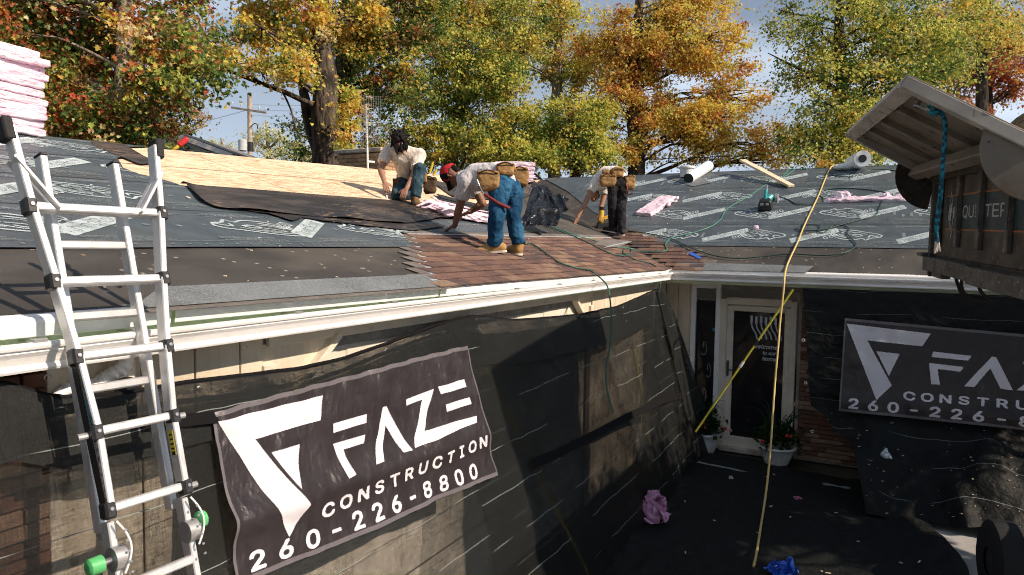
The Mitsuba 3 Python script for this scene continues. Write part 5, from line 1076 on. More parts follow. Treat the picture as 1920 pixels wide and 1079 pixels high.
# kneeling roofer with the knife
W1 = {'hip_l': (-1.353,9.469,4.011), 'hip_r': (-1.507,9.417,3.975), 'waist': (-1.442,9.423,4.078), 'chest': (-1.471,9.184,4.278), 'sh_r': (-1.671,9.108,4.349), 'sh_l': (-1.247,9.105,4.306), 'neck': (-1.481,9.110,4.387), 'head': (-1.475,8.942,4.425), 'face': (-1.416,8.881,4.239),
 'el_r': (-1.736,8.973,4.102), 'wr_r': (-1.658,8.822,3.909), 'hd_r': (-1.632,8.778,3.854), 'el_l': (-1.297,8.928,4.014), 'wr_l': (-1.376,8.817,3.831), 'hd_l': (-1.406,8.793,3.761),
 'kn_l': (-1.220,8.914,4.110), 'an_l': (-1.261,8.832,3.732), 'toe_l': (-1.212,8.684,3.601), 'heel_l': (-1.282,8.887,3.646), 'kn_r': (-1.525,8.972,3.765), 'an_r': (-1.394,9.407,3.83), 'toe_r': (-1.359,9.473,3.78), 'heel_r': (-1.37,9.52,3.86), 'th_r': (1, 0, 0), 'th_l': (-1, 0, 0), 'pn_r': (.3, 1, 0), 'pn_l': (0, 1, -.3), 'curl_r': .9, 'curl_l': .8}
w1, hp1, HR1 = person('roofer kneeling on the bare boards in a pale tee shirt cutting felt', W1, 'skin', 'shirt_beige', 'denim_green', 'boot_brown', 'sole_dark', 'hair_black', 1.0, .68)
rs1 = np.random.RandomState(4); hh = []
for i in range(70):
    a, b = rs1.uniform(0, 6.28), rs1.uniform(-.25, 1.4); d0 = V(math.cos(a) * math.cos(b), math.sin(a) * math.cos(b) - .25, math.sin(b)); 
    q = hp1(*(d0 * [.083, .098, .105] + [0, -.01, .02])); e = q + HR1 @ (d0 * .012 + V(rs1.normal() * .02, -.01 + rs1.normal() * .02, -.03)); 
    hh.append(bone(q, .026, e, .014, 7))
hh.append(ball(hp1(0, -.026, .038), .098, 14))
for i in range(36):
    q = hp1(rs1.uniform(-.075, .075), rs1.uniform(.03, .095), rs1.uniform(.05, .10)); e = q + V(rs1.normal() * .012, -.015 + rs1.normal() * .01, -rs1.uniform(.02, .065)); hh.append(bone(q, .020, e, .008, 7))
add('hair', wrinkle(tomesh(union(hh), .02, 1), .008, 30, 2), 'hair_black', w1, smooth=True)
belt(w1, W1['waist'] , np.array(W1['chest']) - np.array(W1['hip_l']), .158, 'leather_dark')
pouch(w1, (-1.136,9.315,3.949), (.09, .08, .14), 'leather_dark', 3); pouch(w1, (-1.225,9.270,4.037), (.06, .06, .08), 'leather_tan', 4)
pouch(w1, (-1.558,9.164,3.929), (.05, .06, .10), 'leather_dark', 5)
for q in ([(-1.132,9.273,4.088),(-1.091,9.282,4.240)], [(-1.090,9.291,4.055),(-1.041,9.296,4.142)]): add('tool_handle', tube(q, .016, 8), 'yellow_grip', w1)
kk = thing('utility_knife', 'green handled knife in the kneeling roofer\'s hand', 'knife')
add('handle', tube([(-1.644,8.821,3.889),(-1.643,8.818,3.848),(-1.635,8.814,3.779)], [.012, .015, .013], 10), 'green_grip', kk, smooth=True); add('blade', beam((-1.635,8.814,3.779), (-1.610,8.789,3.683), .016, .004), 'steel', kk)

# bent roofer in front, hand flat on the felt
W2 = {'hip_l': (-0.144,7.167,3.713), 'hip_r': (-0.005,7.469,3.740), 'waist': (-0.165,7.33,3.85), 'chest': (-0.407,7.477,3.859), 'sh_l': (-0.523,7.393,3.797), 'sh_r': (-0.490,7.779,3.888), 'neck': (-0.585,7.598,3.880), 'head': (-0.671,7.639,3.895), 'face': (-0.716,7.677,3.857),
 'el_l': (-0.585,7.488,3.539), 'wr_l': (-0.643,7.587,3.338), 'hd_l': (-0.739,7.664,3.292), 'el_r': (-0.347,7.762,3.595), 'wr_r': (-0.487,7.797,3.505), 'hd_r': (-0.571,7.794,3.467),
 'kn_l': (-0.176,7.068,3.373), 'an_l': (-0.185,7.133,3.124), 'heel_l': (-0.106,7.129,3.054), 'toe_l': (-0.379,7.138,3.022), 'kn_r': (0.006,7.371,3.416), 'an_r': (0.062,7.355,3.142), 'heel_r': (0.063,7.348,3.027), 'toe_r': (-0.036,7.610,3.047), 'th_l': (0, 1, 0), 'th_r': (0, -1, 0), 'pn_l': (0, 0, -1), 'pn_r': (.2, 0, -1), 'curl_l': .15, 'curl_r': .7}
w2, hp2, HR2 = person('roofer bent double in blue jeans and grey tee shirt with a red patterned cap', W2, 'skin_dark', 'shirt_grey', 'denim_blue', 'boot_tan', 'sole_white', 'hair_black', 1.04, .66, 1.06)
cp = [ball(hp2(0, -.012, .042), (.118, .118, .118), 16)]
cpm = cp[0].trim_by_plane([float(x) for x in unit(HR2[:, 2])], float(unit(HR2[:, 2]) @ hp2(0, 0, .010)))
cpk = add('cap', tomesh(cpm, .03), 'cap_red', w2, smooth=50)
br = m3.Manifold.batch_hull([ball(hp2(.06, .07, .03), .012, 8), ball(hp2(-.06, .07, .03), .012, 8), ball(hp2(.03, .155, .015), .010, 8), ball(hp2(-.03, .155, .015), .010, 8)]); add('brim', tomesh(br), 'hair_black', cpk)
add('hair', tomesh(m3.Manifold.batch_hull([ball(hp2(0, -.06, .01), .05), ball(hp2(0, -.055, -.03), .045)]), .03), 'hair_black', w2, smooth=True)
belt(w2, (-0.109,7.336,3.843), np.array(W2['chest']) - np.array(W2['hip_l']), .160)
pouch(w2, (-0.266,7.103,3.806), (.115, .09, .125), seed=6); pouch(w2, (-0.087,7.240,3.929), (.095, .09, .085), seed=7); pouch(w2, (0.062,7.438,3.885), (.095, .09, .125), seed=8); pouch(w2, (-0.187,7.208,3.896), (.04, .04, .03), 'red_dark', 9, 'pocket')
hm_ = thing('hammer', 'hammer with a dark red grip slung through the front roofer\'s belt', 'hammer')
add('handle', tube([(-0.299,7.023,3.641),(-0.260,7.022,3.620),(-0.150,7.018,3.550),(-0.035,7.015,3.503)], [.013, .016, .017, .019], 10), 'red_dark', hm_, smooth=True)
add('head', cat_([beam((-0.382,7.012,3.790), (-0.354,7.008,3.720), .030, .030), beam((-0.359,7.009,3.747), (-0.299,7.023,3.635), .014, .014)]), 'steel', hm_)

# third roofer beyond, seen from behind
W3 = {'hip_l': (1.804,12.369,4.270), 'hip_r': (1.977,12.369,4.273), 'waist': (1.887,12.501,4.456), 'chest': (1.69,12.66,4.47), 'sh_l': (1.50,12.68,4.33), 'sh_r': (1.759,12.952,4.303), 'neck': (1.56,12.90,4.25), 'head': (1.54,13.02,4.13), 'face': (1.52,13.04,4.03),
 'el_l': (1.312,12.549,3.930), 'wr_l': (1.174,12.474,3.662), 'hd_l': (1.137,12.469,3.584), 'el_r': (1.647,12.868,3.896), 'wr_r': (1.627,12.759,3.751), 'hd_r': (1.633,12.715,3.670),
 'kn_l': (1.773,12.285,3.854), 'an_l': (1.813,12.363,3.485), 'toe_l': (1.641,12.461,3.437), 'heel_l': (1.828,12.318,3.398), 'kn_r': (1.933,12.265,3.855), 'an_r': (1.948,12.243,3.474), 'toe_r': (1.952,12.440,3.432), 'heel_r': (1.947,12.175,3.355), 'th_l': (.5, .6, 0), 'th_r': (-1, 0, 0), 'pn_l': (.6, 0, -1), 'pn_r': (0, 0, -1), 'curl_l': .7, 'curl_r': .6}
w3, hp3, HR3 = person('roofer seen from behind stooping in black trousers and white tee shirt', W3, 'skin', 'shirt_white', 'denim_black', 'boot_black', 'sole_white', 'hair_black', 1.05, .45)
add('hair', tomesh(ball(hp3(0, -.02, .035), .098, 14), .03), 'hair_black', w3, smooth=True)
belt(w3, (1.856,12.418,4.428), np.array(W3['chest']) - np.array(W3['hip_l']), .165)
pouch(w3, (1.675,12.213,4.338), (.145, .10, .13), seed=16); pouch(w3, (1.856,12.301,4.473), (.11, .09, .09), seed=17); pouch(w3, (2.081,12.312,4.326), (.09, .10, .16), seed=18); pouch(w3, (1.638,12.241,4.482), (.06, .06, .06), seed=19)
h3 = thing('hammer', 'small hammer hanging at the stooping roofer\'s right hip', 'hammer')
add('handle', tube([(1.995,12.188,4.266),(2.036,12.178,4.087)], .014, 8), 'red_dark', h3); add('head', beam((1.980,12.176,4.048), (2.112,12.179,4.097), .04, .035), 'dark_steel', h3)

# ---------------------------------------------------------------- bundles of shingles in pink wrap
def bundle_mesh(L, Wd, Hh, seed, lump=.008):
    m = cbox(L, Wd, Hh, .009); v, f = trimesh.remesh.subdivide_to_size(m.vertices, m.faces, .05); m = trimesh.Trimesh(v, f); m.merge_vertices()
    rs = np.random.RandomState(seed); u = m.vertices.copy(); s = 1 - .22 * (np.abs(u[:, 0]) / (L / 2)) ** 14
    u[:, 2] *= s * (.93 + .14 * meshkit.noise(np.column_stack([u[:, 0] * 5, u[:, 1] * 0, u[:, 0] * 0]), seed))
    u[:, 2] += .010 * np.sin(u[:, 0] * 4 + seed); m.vertices = u
    return wrinkle(m, lump, 13, seed, (1, 1, 2.2))
order = ['topmost', 'second from the top', 'third from the top', 'fourth from the top', 'fifth from the top', 'middle', 'fifth from the bottom', 'fourth from the bottom', 'third from the bottom', 'second from the bottom', 'lowest']
rbn = np.random.RandomState(8); hb = .0775
for i in range(11):
    z = 4.135 + (10 - i) * hb; m = bundle_mesh(1.02, .36, hb * .97, i + 3); ang = rbn.normal() * .03
    m.apply_transform(mat4(RH @ trimesh.transformations.rotation_matrix(ang - .08, [0, 0, 1])[:3, :3] @ trimesh.transformations.rotation_matrix(.03, [0, 1, 0])[:3, :3], H(4.74 + rbn.normal() * .008, -7.0 + rbn.normal() * .018, z + hb / 2)))
    add('shingle_bundle', m, 'pink_wrap', smooth=40, label=f'pink wrapped shingle bundle, {order[i]} of the tall stack at the left ridge', cat='shingle bundle', group='pink shingle bundles stacked at the left ridge')
o2 = ['topmost', 'second', 'third', 'fourth', 'lowest']
for i in range(5):
    m = bundle_mesh(.98, .40, .092, 20 + i); R = frame([.93, .2, 0], [0, 0, 1]); m.apply_transform(mat4(R, np.array((-0.014,16.619,4.672)) + [rbn.normal() * .03, 0, .05 + (4 - i) * .096]))
    add('shingle_bundle', m, 'pink_wrap', smooth=40, label=f'pink shingle bundle, {o2[i]} of the five stacked behind the bent roofer', cat='shingle bundle', group='pink shingle bundles behind the bent roofer')
def roofR(k, t):
    n = rn(k, t); x = unit(onroof(k, t + .02) - onroof(k, t - .02)); return np.column_stack([x, np.cross(n, x), n])
def on(m, k, t, ang=0, dz=0.0, tilt=None):
    R = roofR(k, t) @ trimesh.transformations.rotation_matrix(ang, [0, 0, 1])[:3, :3]
    if tilt is not None: R = R @ tilt
    m.apply_transform(mat4(R, onroof(k, t) + rn(k, t) * dz)); return m
b1 = bundle_mesh(1.0, .36, .10, 41, .03); on(b1, 2.02, -2.75, -.35, .09); k1 = add('shingle_bundle', b1, 'pink_wrap', smooth=40, label='torn pink bundle lying open behind the front roofer\'s arm', cat='shingle bundle')
for i in range(3):
    s_ = cbox(.9, .30, .008, .002); on(s_, 2.12 + .03 * i, -2.55 + .1 * i, -.55 - .1 * i, .155 + .012 * i); add('loose_shingle', s_, 'roll_black' if i else 'pink_wrap_print', k1)
for i in range(6):
    v = np.linspace(0, 1, 8); q = onroof(1.85 + .06 * i + .1 * v, -3.45 + .7 * v - .02 * i, .13 + .03 * np.sin(v * 5 + i)); add('wrap_fold', tube(q, [.004, .018, .022, .012, .004], 6, 2), 'pink_wrap', k1, smooth=True)
b2 = bundle_mesh(1.02, .34, .085, 44, .02); on(b2, .98, 2.72, -.24, .05); k2 = add('shingle_bundle', b2, 'pink_wrap', smooth=40, label='opened pink bundle on the right roof slope beside the stooping roofer', cat='shingle bundle')
pp = cbox(.5, .012, .06, .003); on(pp, .80, 2.90, -.24, .045); add('printed_side', pp, 'pink_wrap_print', k2)
for i, (a, b) in enumerate(((.66, 2.95), (.68, 3.15), (.74, 2.75))):
    q = sph(.055, 2); q.apply_scale([1.4, .6, .45]); wrinkle(q, .05, 14, i); on(q, a, b, 0, .06); add('torn_flap', q, 'pink_wrap', k2, smooth=True)
cr = cat_([bundle_mesh(1.28, .16, .055, 47, .03)]); on(cr, -2.72, 2.93, -1.50, .035); k3 = add('empty_wrap', cr, 'pink_wrap', smooth=True, label='crumpled empty pink wrapper lying across the right roof', cat='wrapper')
for i, (a, b, sx, sz) in enumerate(((-2.26, 3.02, .16, .10), (-2.10, 2.93, .14, .035), (-3.2, 2.98, .15, .05), (-2.95, 3.06, .08, .07), (-2.42, 2.95, .12, .06))):
    q = sph(1.0, 3); q.apply_scale([sx, sx * .8, sz]); wrinkle(q, .09, 9, 50 + i); on(q, a, b, 0, sz * .4); add('crumple', q, 'pink_wrap', k3, smooth=20)
q = sph(1.0, 2); q.apply_scale([.05, .045, .05]); wrinkle(q, .02, 25, 3); on(q, -1.05, 1.58, 0, .03); add('wrap_scrap', q, 'pink_wrap', smooth=20, label='tiny pink scrap of wrapper alone on the right roof', cat='scrap')

# ---------------------------------------------------------------- things lying on the roof
# rolls near the right ridge
def roll(k, t, L, R, ang, label, pitch=0):
    prof = [(.032, -L / 2), (R * .96, -L / 2), (R, -L / 2 + .012), (R, L / 2 - .012), (R * .96, L / 2), (.032, L / 2), (.032, -L / 2)]
    m = lathe(prof, 28); m.apply_transform(mat4(np.column_stack([[0, 1, 0], [0, 0, 1.], [1., 0, 0]]), (0, 0, 0))); on(m, k, t, ang, R)
    kk = add('underlayment_roll', m, 'roll_white', smooth=40, label=label, cat='roll')
    a = np.linspace(0, 26, 120); 
    for e in (-1, 1):
        sp_ = tube(np.column_stack([np.full(120, e * (L / 2 + .001)), (.035 + (R - .04) * a / 26) * np.cos(a), (.035 + (R - .04) * a / 26) * np.sin(a)]), .0035, 4); on(sp_, k, t, ang, R); add('wound_layer', sp_, 'roll_black', kk)
    dk = tube([(-L / 2 - .002, 0, 0), (-L / 2 + .02, 0, 0)], R * .93, 24); on(dk, k, t, ang, R); add('roll_end', dk, 'roll_black', kk)
    return kk
roll(.62, 4.66, 1.0, .115, -.22, 'white and black roll of underlayment at the right ridge near the vent')
sh = [(1.133,4.451),(0.575,3.964),(0.290,4.149),(0.604,4.545)]; add('loose_sheet', roof_patch(Polygon(sh).buffer(.03), .035, .1), 'starter', smooth=True, label='loose grey sheet end under the white roll', cat='sheet')
m = lathe([(.075, -.42), (.15, -.42), (.158, -.40), (.155, .40), (.15, .42), (.075, .42), (.075, -.42)], 26); m.apply_transform(mat4(frame([.25, 1, 0], [0, 0, 1]) @ np.column_stack([[0, 1, 0], [0, 0, 1.], [1., 0, 0]]), (6.789,13.628,4.915)))
wrinkle(m, .01, 9, 3); rk = add('plastic_roll', m, 'roll_white', smooth=40, label='white plastic wrapped roll with a dark core on the right ridge', cat='roll')
mm = lathe([(0, -.43), (.074, -.43), (.074, -.35), (0, -.35)], 18); mm.apply_transform(mat4(frame([.25, 1, 0], [0, 0, 1]) @ np.column_stack([[0, 1, 0], [0, 0, 1.], [1., 0, 0]]), (6.789,13.628,4.915))); add('core', mm, 'black_plastic', rk)
m = sph(1, 3); m.apply_scale([.20, .12, .07]); wrinkle(m, .03, 9, 2); m.apply_translation((6.551,13.672,4.801)); add('plastic_bag', m, 'roll_white', smooth=True, label='small white plastic lump left of the plastic roll', cat='bag')
m = lathe([(0, .10), (.16, .10), (.175, .08), (.175, .05), (.15, .04), (.15, -.14), (0, -.14)], 20); m.apply_translation((3.781,15.026,4.835)); add('roof_vent', m, 'pole_white', smooth=30, label='white round vent cap behind the right ridge', cat='vent')
a, b = np.array((4.821,14.536,5.020)), onroof(-1.35, 3.72, .02)
add('lumber', beam(a, b + rn(-1.35, 3.7) * .03, .14, .045, (0, -.4, 1)), 'lumber', label='pale wooden board lying over the right ridge', cat='board')
# orange-handled tool at the left ridge
tk_ = thing('hatchet', 'red and yellow handled tool standing behind the left ridge boards', 'tool')
p0, p1 = np.array((-4.159,8.430,4.235)), np.array((-4.022,8.489,4.388)); add('shaft', tube([p0 - (p1 - p0) * .3, p0 * .66 + p1 * .34], .022, 8), 'yellow_grip', tk_); add('grip', tube([p0 * .66 + p1 * .34, p0 * .6 + p1 * .4, p0 * .1 + p1 * .9, p1], [.024, .036, .036, .026], 10), 'red_grip', tk_, smooth=40)
# teal saw on the right slope
sw = thing('circular_saw', 'teal and black power saw on the right roof slope', 'saw')
kS, tS = -1.06, 2.55
def onp(x, y, z): return onroof(kS, tS) + roofR(kS, tS) @ np.array([y, -x, z])
body_ = union([m3.Manifold.batch_hull([ball(onp(x, y, z), .035, 10) for x, y, z in ((-.09, -.10, .05), (.09, -.10, .05), (-.09, .02, .05), (.09, .02, .05), (-.07, -.09, .17), (.07, -.09, .17), (-.06, .0, .19), (.06, .0, .19))])])
add('battery', tomesh(body_, .03, 1), 'black_plastic', sw, smooth=40)
for x in (-.045, .045): add('vent', ob(onp(x, -.137, .15), roofR(kS, tS), (.012, .05, .045), .003), 'aluminium_dull', sw)
t2 = m3.Manifold.batch_hull([ball(onp(.0, .0, .16), .07, 12), ball(onp(.07, .12, .20), .06, 12), ball(onp(.09, .22, .12), .05, 12)]); add('housing', tomesh(t2, .03, 1), 'teal_tool', sw, smooth=True)
t3 = m3.Manifold.batch_hull([ball(onp(-.01, .02, .22), .035, 10), ball(onp(0, .10, .34), .03, 10)]); add('handle', tomesh(t3, .03, 1), 'teal_tool', sw, smooth=True); add('hose_joint', tube([onp(0, .10, .34), onp(.01, .14, .42)], .022, 8), 'steel', sw)
add('blade_guard', tube([onp(.14, .16, .16), onp(.19, .16, .16)], .085, 20), 'aluminium_dull', sw, smooth=40)
# yellow nail gun between the stooping roofer's legs
ng = thing('nail_gun', 'yellow and black nail gun standing behind the stooping roofer\'s legs', 'nail gun')
g0 = np.array((1.648,12.754,3.652)); 
t = m3.Manifold.batch_hull([ball(g0 + V(-.02, 0, -.02), .062, 12), ball(g0 + V(.0, .02, .16), .050, 12)]); add('cylinder', tomesh(t, .03, 1), 'yellow_tool', ng, smooth=True)
add('cap', tube([g0 + V(.005, .02, .18), g0 + V(.01, .02, .235)], .055, 14), 'black_plastic', ng, smooth=40); add('magazine', beam(g0 + V(-.06, 0, -.13), g0 + V(.26, .06, -.09), .07, .09), 'black_plastic', ng); add('nose', beam(g0 + V(-.05, 0, -.06), g0 + V(-.07, -.02, -.20), .05, .05), 'black_plastic', ng); add('handle', beam(g0 + V(.04, 0, .02), g0 + V(.24, .05, .10), .05, .06), 'yellow_tool', ng); add('fitting', tube([g0 + V(.2, .05, -.06), g0 + V(.30, .06, -.10)], .018, 8), 'steel', ng)
# crumpled black film, tool bag beside it
cp_ = np.array([(0.113,9.636,3.440), (0.359,9.532,3.366), (0.512,9.633,3.386), (0.801,10.160,3.831), (0.626,10.472,4.028), (0.369,10.576,4.107), (0.215,10.057,3.783)])
cen_ = cp_.mean(0); mb_ = m3.Manifold.hull_points(np.vstack([cp_ + [.02, .12, 0], cp_ - [.02, .10, 0]]))
n_ = 44; A, B_ = np.meshgrid(np.linspace(0, 1, n_), np.linspace(0, 1, n_), indexing='ij'); A3, B3 = A[..., None], B_[..., None]
a0, b0, c0_, d0 = [np.array(q) for q in ((0.091,9.584,3.408), (0.542,9.632,3.379), (0.299,10.424,4.075), (0.832,10.261,3.846))]
Pf = (a0 * (1 - A3) + b0 * A3) * (1 - B3) + (c0_ * (1 - A3) + d0 * A3) * B3
q_ = np.stack([A * 3.0, B_ * 3.0, A * 0 + 5], -1); wv_ = np.stack([meshkit.fbm(q_ + 7 * j, 4, 40 + j) - .5 for j in range(3)], -1)
ridge = np.abs(((A * 1.4 + B_ * .9) * 3) % 1 - .5)[..., None] * .10 * (A3 > .45)
Pf = Pf + wv_ * [.16, .30, .14] + np.array([.1, -.9, .3]) * ridge + np.array([0, .22, .05]) * np.sin(np.pi * A3) * B3
fm = grid(Pf)
fk = add('plastic_film', fm, 'black_film', smooth=25, label='large crumpled sheet of glossy black plastic standing behind the front roofer', cat='plastic sheet')
tb_ = np.array((0.487,9.942,3.533)); t = m3.Manifold.batch_hull([ball(tb_ + V(x, y, z), .05, 10) for x in (-.08, .12) for y in (0, .16) for z in (-.05, .10)]); add('tool_bag', wrinkle(tomesh(t, .03, 2), .03, 12, 4), 'black_plastic', smooth=True, label='small black tool bag under the edge of the black plastic', cat='bag')
add('shingle_offcut', slab((2.002,-0.518), (1.958,0.106), (2.247,0.554), (2.294,0.033), .03, .03), 'roll_white', label='white scrap beside the black tool bag', cat='scrap')
# hoses and cords
def hose(kt, r, mat, label, name='air_hose', extra=None, lift=.0, cat='hose'):
    kt = np.array(kt); s_ = spline(kt, 8); p = onroof(s_[:, 0], s_[:, 1], r + .022 + lift)
    if extra is not None: p = np.vstack([p, spline(np.vstack([p[-2:], extra]), 8)[10:]])
    return add(name, tube(p, r, 8), mat, smooth=True, label=label, cat=cat)
hose([(-1.278,4.878),(-1.133,4.391),(-0.937,4.134),(-0.679,3.309),(-0.394,2.555),(-0.384,2.011),(-0.288,1.654),(-0.041,1.357),(0.226,1.161),(0.274,0.881),(0.181,0.617),(0.303,0.525),(0.724,0.488),(0.847,-0.027),(1.131,-0.211),(1.342,-0.429),(1.680,-0.501),(1.926,-0.538)], .0085, 'hose_light', 'light green air hose running from the right ridge down to the valley shingles')
hose([(1.843,-0.709),(1.504,-0.686),(1.243,-0.664),(0.920,-0.814),(0.590,-1.020),(0.454,-0.824),(0.488,-0.434),(0.656,0.256),(0.819,0.580),(0.706,0.031),(0.533,-0.474),(0.298,-0.679),(0.160,-0.467),(0.034,-0.532)], .0085, 'hose_green', 'green hose with a small loop that drops over the gutter at the yard corner', extra=[(2.216,10.248,2.759),(2.179,9.991,2.659),(2.148,9.931,2.490),(2.089,9.858,2.090),(2.039,9.786,1.710),(2.025,9.718,1.411),(2.018,9.599,1.088),(1.980,9.481,0.771)])
hose([(0.945,-2.978),(0.945,-2.818),(0.788,-2.913),(0.510,-3.200),(0.285,-3.427),(0.179,-3.416),(0.087,-3.330),(0.023,-3.169)], .0085, 'hose_green', 'green hose from the front roofer\'s boot over the gutter and down the netting', extra=[(0.972,7.544,2.786),(1.016,7.290,2.712),(1.034,7.203,2.604),(1.051,7.172,2.414),(1.043,7.106,2.140),(0.996,7.040,1.869),(0.998,6.978,1.658),(1.060,6.914,1.423)])
add('brass_fitting', tube([onroof(*(0.965,-3.024), .05), onroof(*(0.945,-2.963), .035)], .016, 8), 'yellow_grip', label='brass hose fitting at the front roofer\'s heel', cat='fitting')
hose([(1.114,1.443),(0.769,1.346),(0.388,1.182),(0.200,1.068),(-0.236,0.677),(-0.627,0.423),(-0.961,0.340),(-1.260,0.396),(-1.692,0.536),(-2.130,0.500),(-2.405,0.590),(-2.535,0.790),(-2.564,0.930),(-2.499,1.134),(-2.422,1.367),(-2.442,1.567),(-2.344,1.703),(-2.192,1.680),(-2.129,1.474),(-2.059,1.384),(-2.008,1.451),(-2.022,1.657),(-1.913,1.727),(-1.718,1.680),(-1.685,1.539),(-1.819,1.471),(-2.087,1.519),(-2.305,1.726),(-2.563,1.936),(-2.787,2.149),(-2.843,2.471),(-2.894,2.862),(-2.940,3.107)], .0085, 'hose_dark', 'dark green hose looping across the right roof below the pink wrapper')
hose([(-1.141,3.219),(-1.350,3.029),(-1.563,2.734),(-1.784,2.697),(-1.940,2.883),(-1.953,3.053),(-1.865,3.262),(-1.938,3.467),(-2.198,3.568),(-2.593,3.477),(-2.890,3.308),(-2.948,3.190)], .0085, 'hose_dark', 'dark hose from the power saw to the pink wrapper')
hose([(-1.908,4.760),(-2.007,4.430),(-2.204,4.272),(-2.432,4.314),(-2.696,4.657),(-2.968,4.622),(-3.232,4.453)], .0085, 'hose_dark', 'dark green hose lying just below the right ridge near the container')
hose([(-1.504,4.849),(-1.377,4.902),(-1.174,4.892),(-1.140,4.749),(-1.108,4.428)], .0085, 'hose_light', 'short pale green hose end at the right ridge above the board')
yh = onroof(*np.array([(-1.942,4.828),(-1.901,4.071),(-1.870,3.203),(-1.818,2.322),(-1.779,1.633),(-1.755,0.966),(-1.717,0.325),(-1.709,0.029)]).T, .035)
yt = np.array([(3.693,9.246,2.761),(3.642,9.136,2.586),(3.585,9.063,2.198),(3.523,8.943,1.856),(3.455,8.821,1.487),(3.376,8.651,1.139),(3.249,8.369,0.597),(3.090,8.045,0.204),(2.792,7.385,0.050),(2.458,6.587,0.109),(2.315,6.259,0.145)])
add('yellow_hose', tube(spline(np.vstack([[(6.820,14.331,4.937)], [(6.550,14.127,4.876)], yh, yt]), 8), .0135, 8), 'hose_yellow', smooth=True, label='long tan yellow hose from the right ridge over the eave down to the yard', cat='hose')
# wood chips, torn leaves and nails scattered over the roof
rc = np.random.RandomState(15); ch_ = {}
for i in range(170):
    left = rc.rand() < .5
    k, t = (rc.uniform(.1, 2.6), rc.uniform(-9, -2)) if left else (-rc.uniform(-.8, 4.2), rc.uniform(.1, 4.8))
    if not left and -k * 1 < -.6 and t < 1: continue
    L = rc.uniform(.006, .022) * (2.5 if rc.rand() < .05 else 1); c = cbox(L, L * rc.uniform(.25, .6), .004, .001); on(c, k, t, rc.uniform(0, 6), .024)
    ch_.setdefault(rc.choice(['lumber', 'brick_tan', 'flower_pink', 'roll_white'], p=[.55, .3, .05, .1]), []).append(c)
for m_, l in ch_.items(): add('roof_litter', cat_(l), m_, label='small wood chips and torn scraps scattered over the roof', kind='stuff')

# ---------------------------------------------------------------- aerial, utility pole, wires, neighbour
an = thing('tv_antenna', 'tall pale aerial mast with a wire grid beside the chimney', 'antenna')
mt_ = np.array((-2.394,11.290,4.314)); tp_ = np.array((-2.446,11.354,5.414)); add('mast', tube([mt_, tp_], .017, 10), 'pole_white', an, smooth=True)
ga, gb = np.array((-2.472,11.309,5.517)), np.array((-2.181,11.267,4.781)); xs = np.linspace(-.06, .235, 9); bars = []
for x in np.linspace(676, 712, 8): pass
o_ = np.array((-2.355,11.257,5.139)); ex = unit([.93, .35, 0])
for j, x in enumerate(np.linspace(-.14, .17, 9)): bars.append(tube([o_ + ex * x + [0, 0, -.38], o_ + ex * x + [0, 0, .40]], .0035, 4))
for z in np.linspace(-.37, .39, 20): bars.append(tube([o_ + ex * -.15 + [0, 0, z], o_ + ex * .18 + [0, 0, z]], .0026, 4))
add('wire_grid', cat_(bars), 'antenna_wire', an)
for z in (-.28, -.05, .18, .36): add('dipole', tube([o_ + ex * -.06 + [0, -.06, z], o_ + ex * .06 + [0, -.06, z]], .006, 5), 'aluminium', an)
add('mast_bracket', beam((-2.414,11.299,4.479), (-2.322,11.450,4.491), .03, .03), 'pole_white', an)
up_ = thing('utility_pole', 'wooden utility pole with a grey transformer beyond the left ridge', 'utility pole')
U0 = np.array((-17.048,44.499,10.392)); add('pole', tube([(U0[0], U0[1], 0), (U0[0] - .02, U0[1], 12.75)], [.19, .145], 12), 'pole_wood', up_, smooth=True)
add('crossarm', beam((-18.276,44.584,11.850), (-15.636,43.553,11.350), .10, .13), 'pole_wood', up_)
tm = np.array((-17.395,44.139,9.380)); add('transformer', tube([tm + [0, 0, -.37], tm + [0, 0, -.33], tm + [0, 0, .33], tm + [0, 0, .37]], [.2, .27, .27, .22], 16), 'pole_grey', up_, smooth=30)
add('pole_band', tube([(U0[0], U0[1], 9.05), (U0[0], U0[1], 9.65)], .185, 12), 'black_plastic', up_)
for x in (436, 452, 486, 498): 
    c = np.array((-16.882,44.177,11.756)) + (np.array((-15.857,44.168,11.602)) - np.array((-16.882,44.177,11.756))) * ((x - 470) / 30.0); add('insulator', tube([c, c + [0, 0, .12], c + [0, 0, .2]], [.03, .055, .03], 8), 'pole_grey', up_)
add('bracket', tube([(-16.940,44.310,10.599),(-16.704,44.323,10.808),(-16.532,44.319,10.742),(-16.493,44.303,10.469)], .03, 6, 4), 'wire_black', up_)
def wire(pts, label, mat='wire_black', r=.014): 
    a, b, sag = pts; v = np.linspace(0, 1, 24); p = np.array(a) * (1 - v)[:, None] + np.array(b) * v[:, None]; p[:, 2] -= sag * 4 * v * (1 - v); return add('power_line', tube(p, r, 5), mat, label=label, cat='power line', group='power lines')
for i, (y0, y1, w) in enumerate(((186, 150, 'highest'), (192, 158, 'second highest'), (218, 182, 'third'))):
    wire(((-22.878,44.553,11.331) if 0 else np.array((-17.036,44.579,11.766)) + [0, 0, .3 - .35 * i], ((12.052,30.491,10.668) if i == 0 else ((12.055,30.482,10.504) if i == 1 else (12.063,30.450,9.966))), .5), f'{w} of the three thin power lines crossing before the golden maple', 'wire_pale', .012)
wire(((-0.088,30.276,6.965), (9.120,24.241,6.542), .1), 'low dark cable crossing in front of the golden maple trunk')
wire(((17.221,30.462,10.164), (19.210,24.402,9.305), .1), 'thin cable at the far right above the container')
wire((np.array((-17.070,44.579,11.766)), (-27.283,30.210,5.836), .4), 'cable running left from the utility pole crossarm')
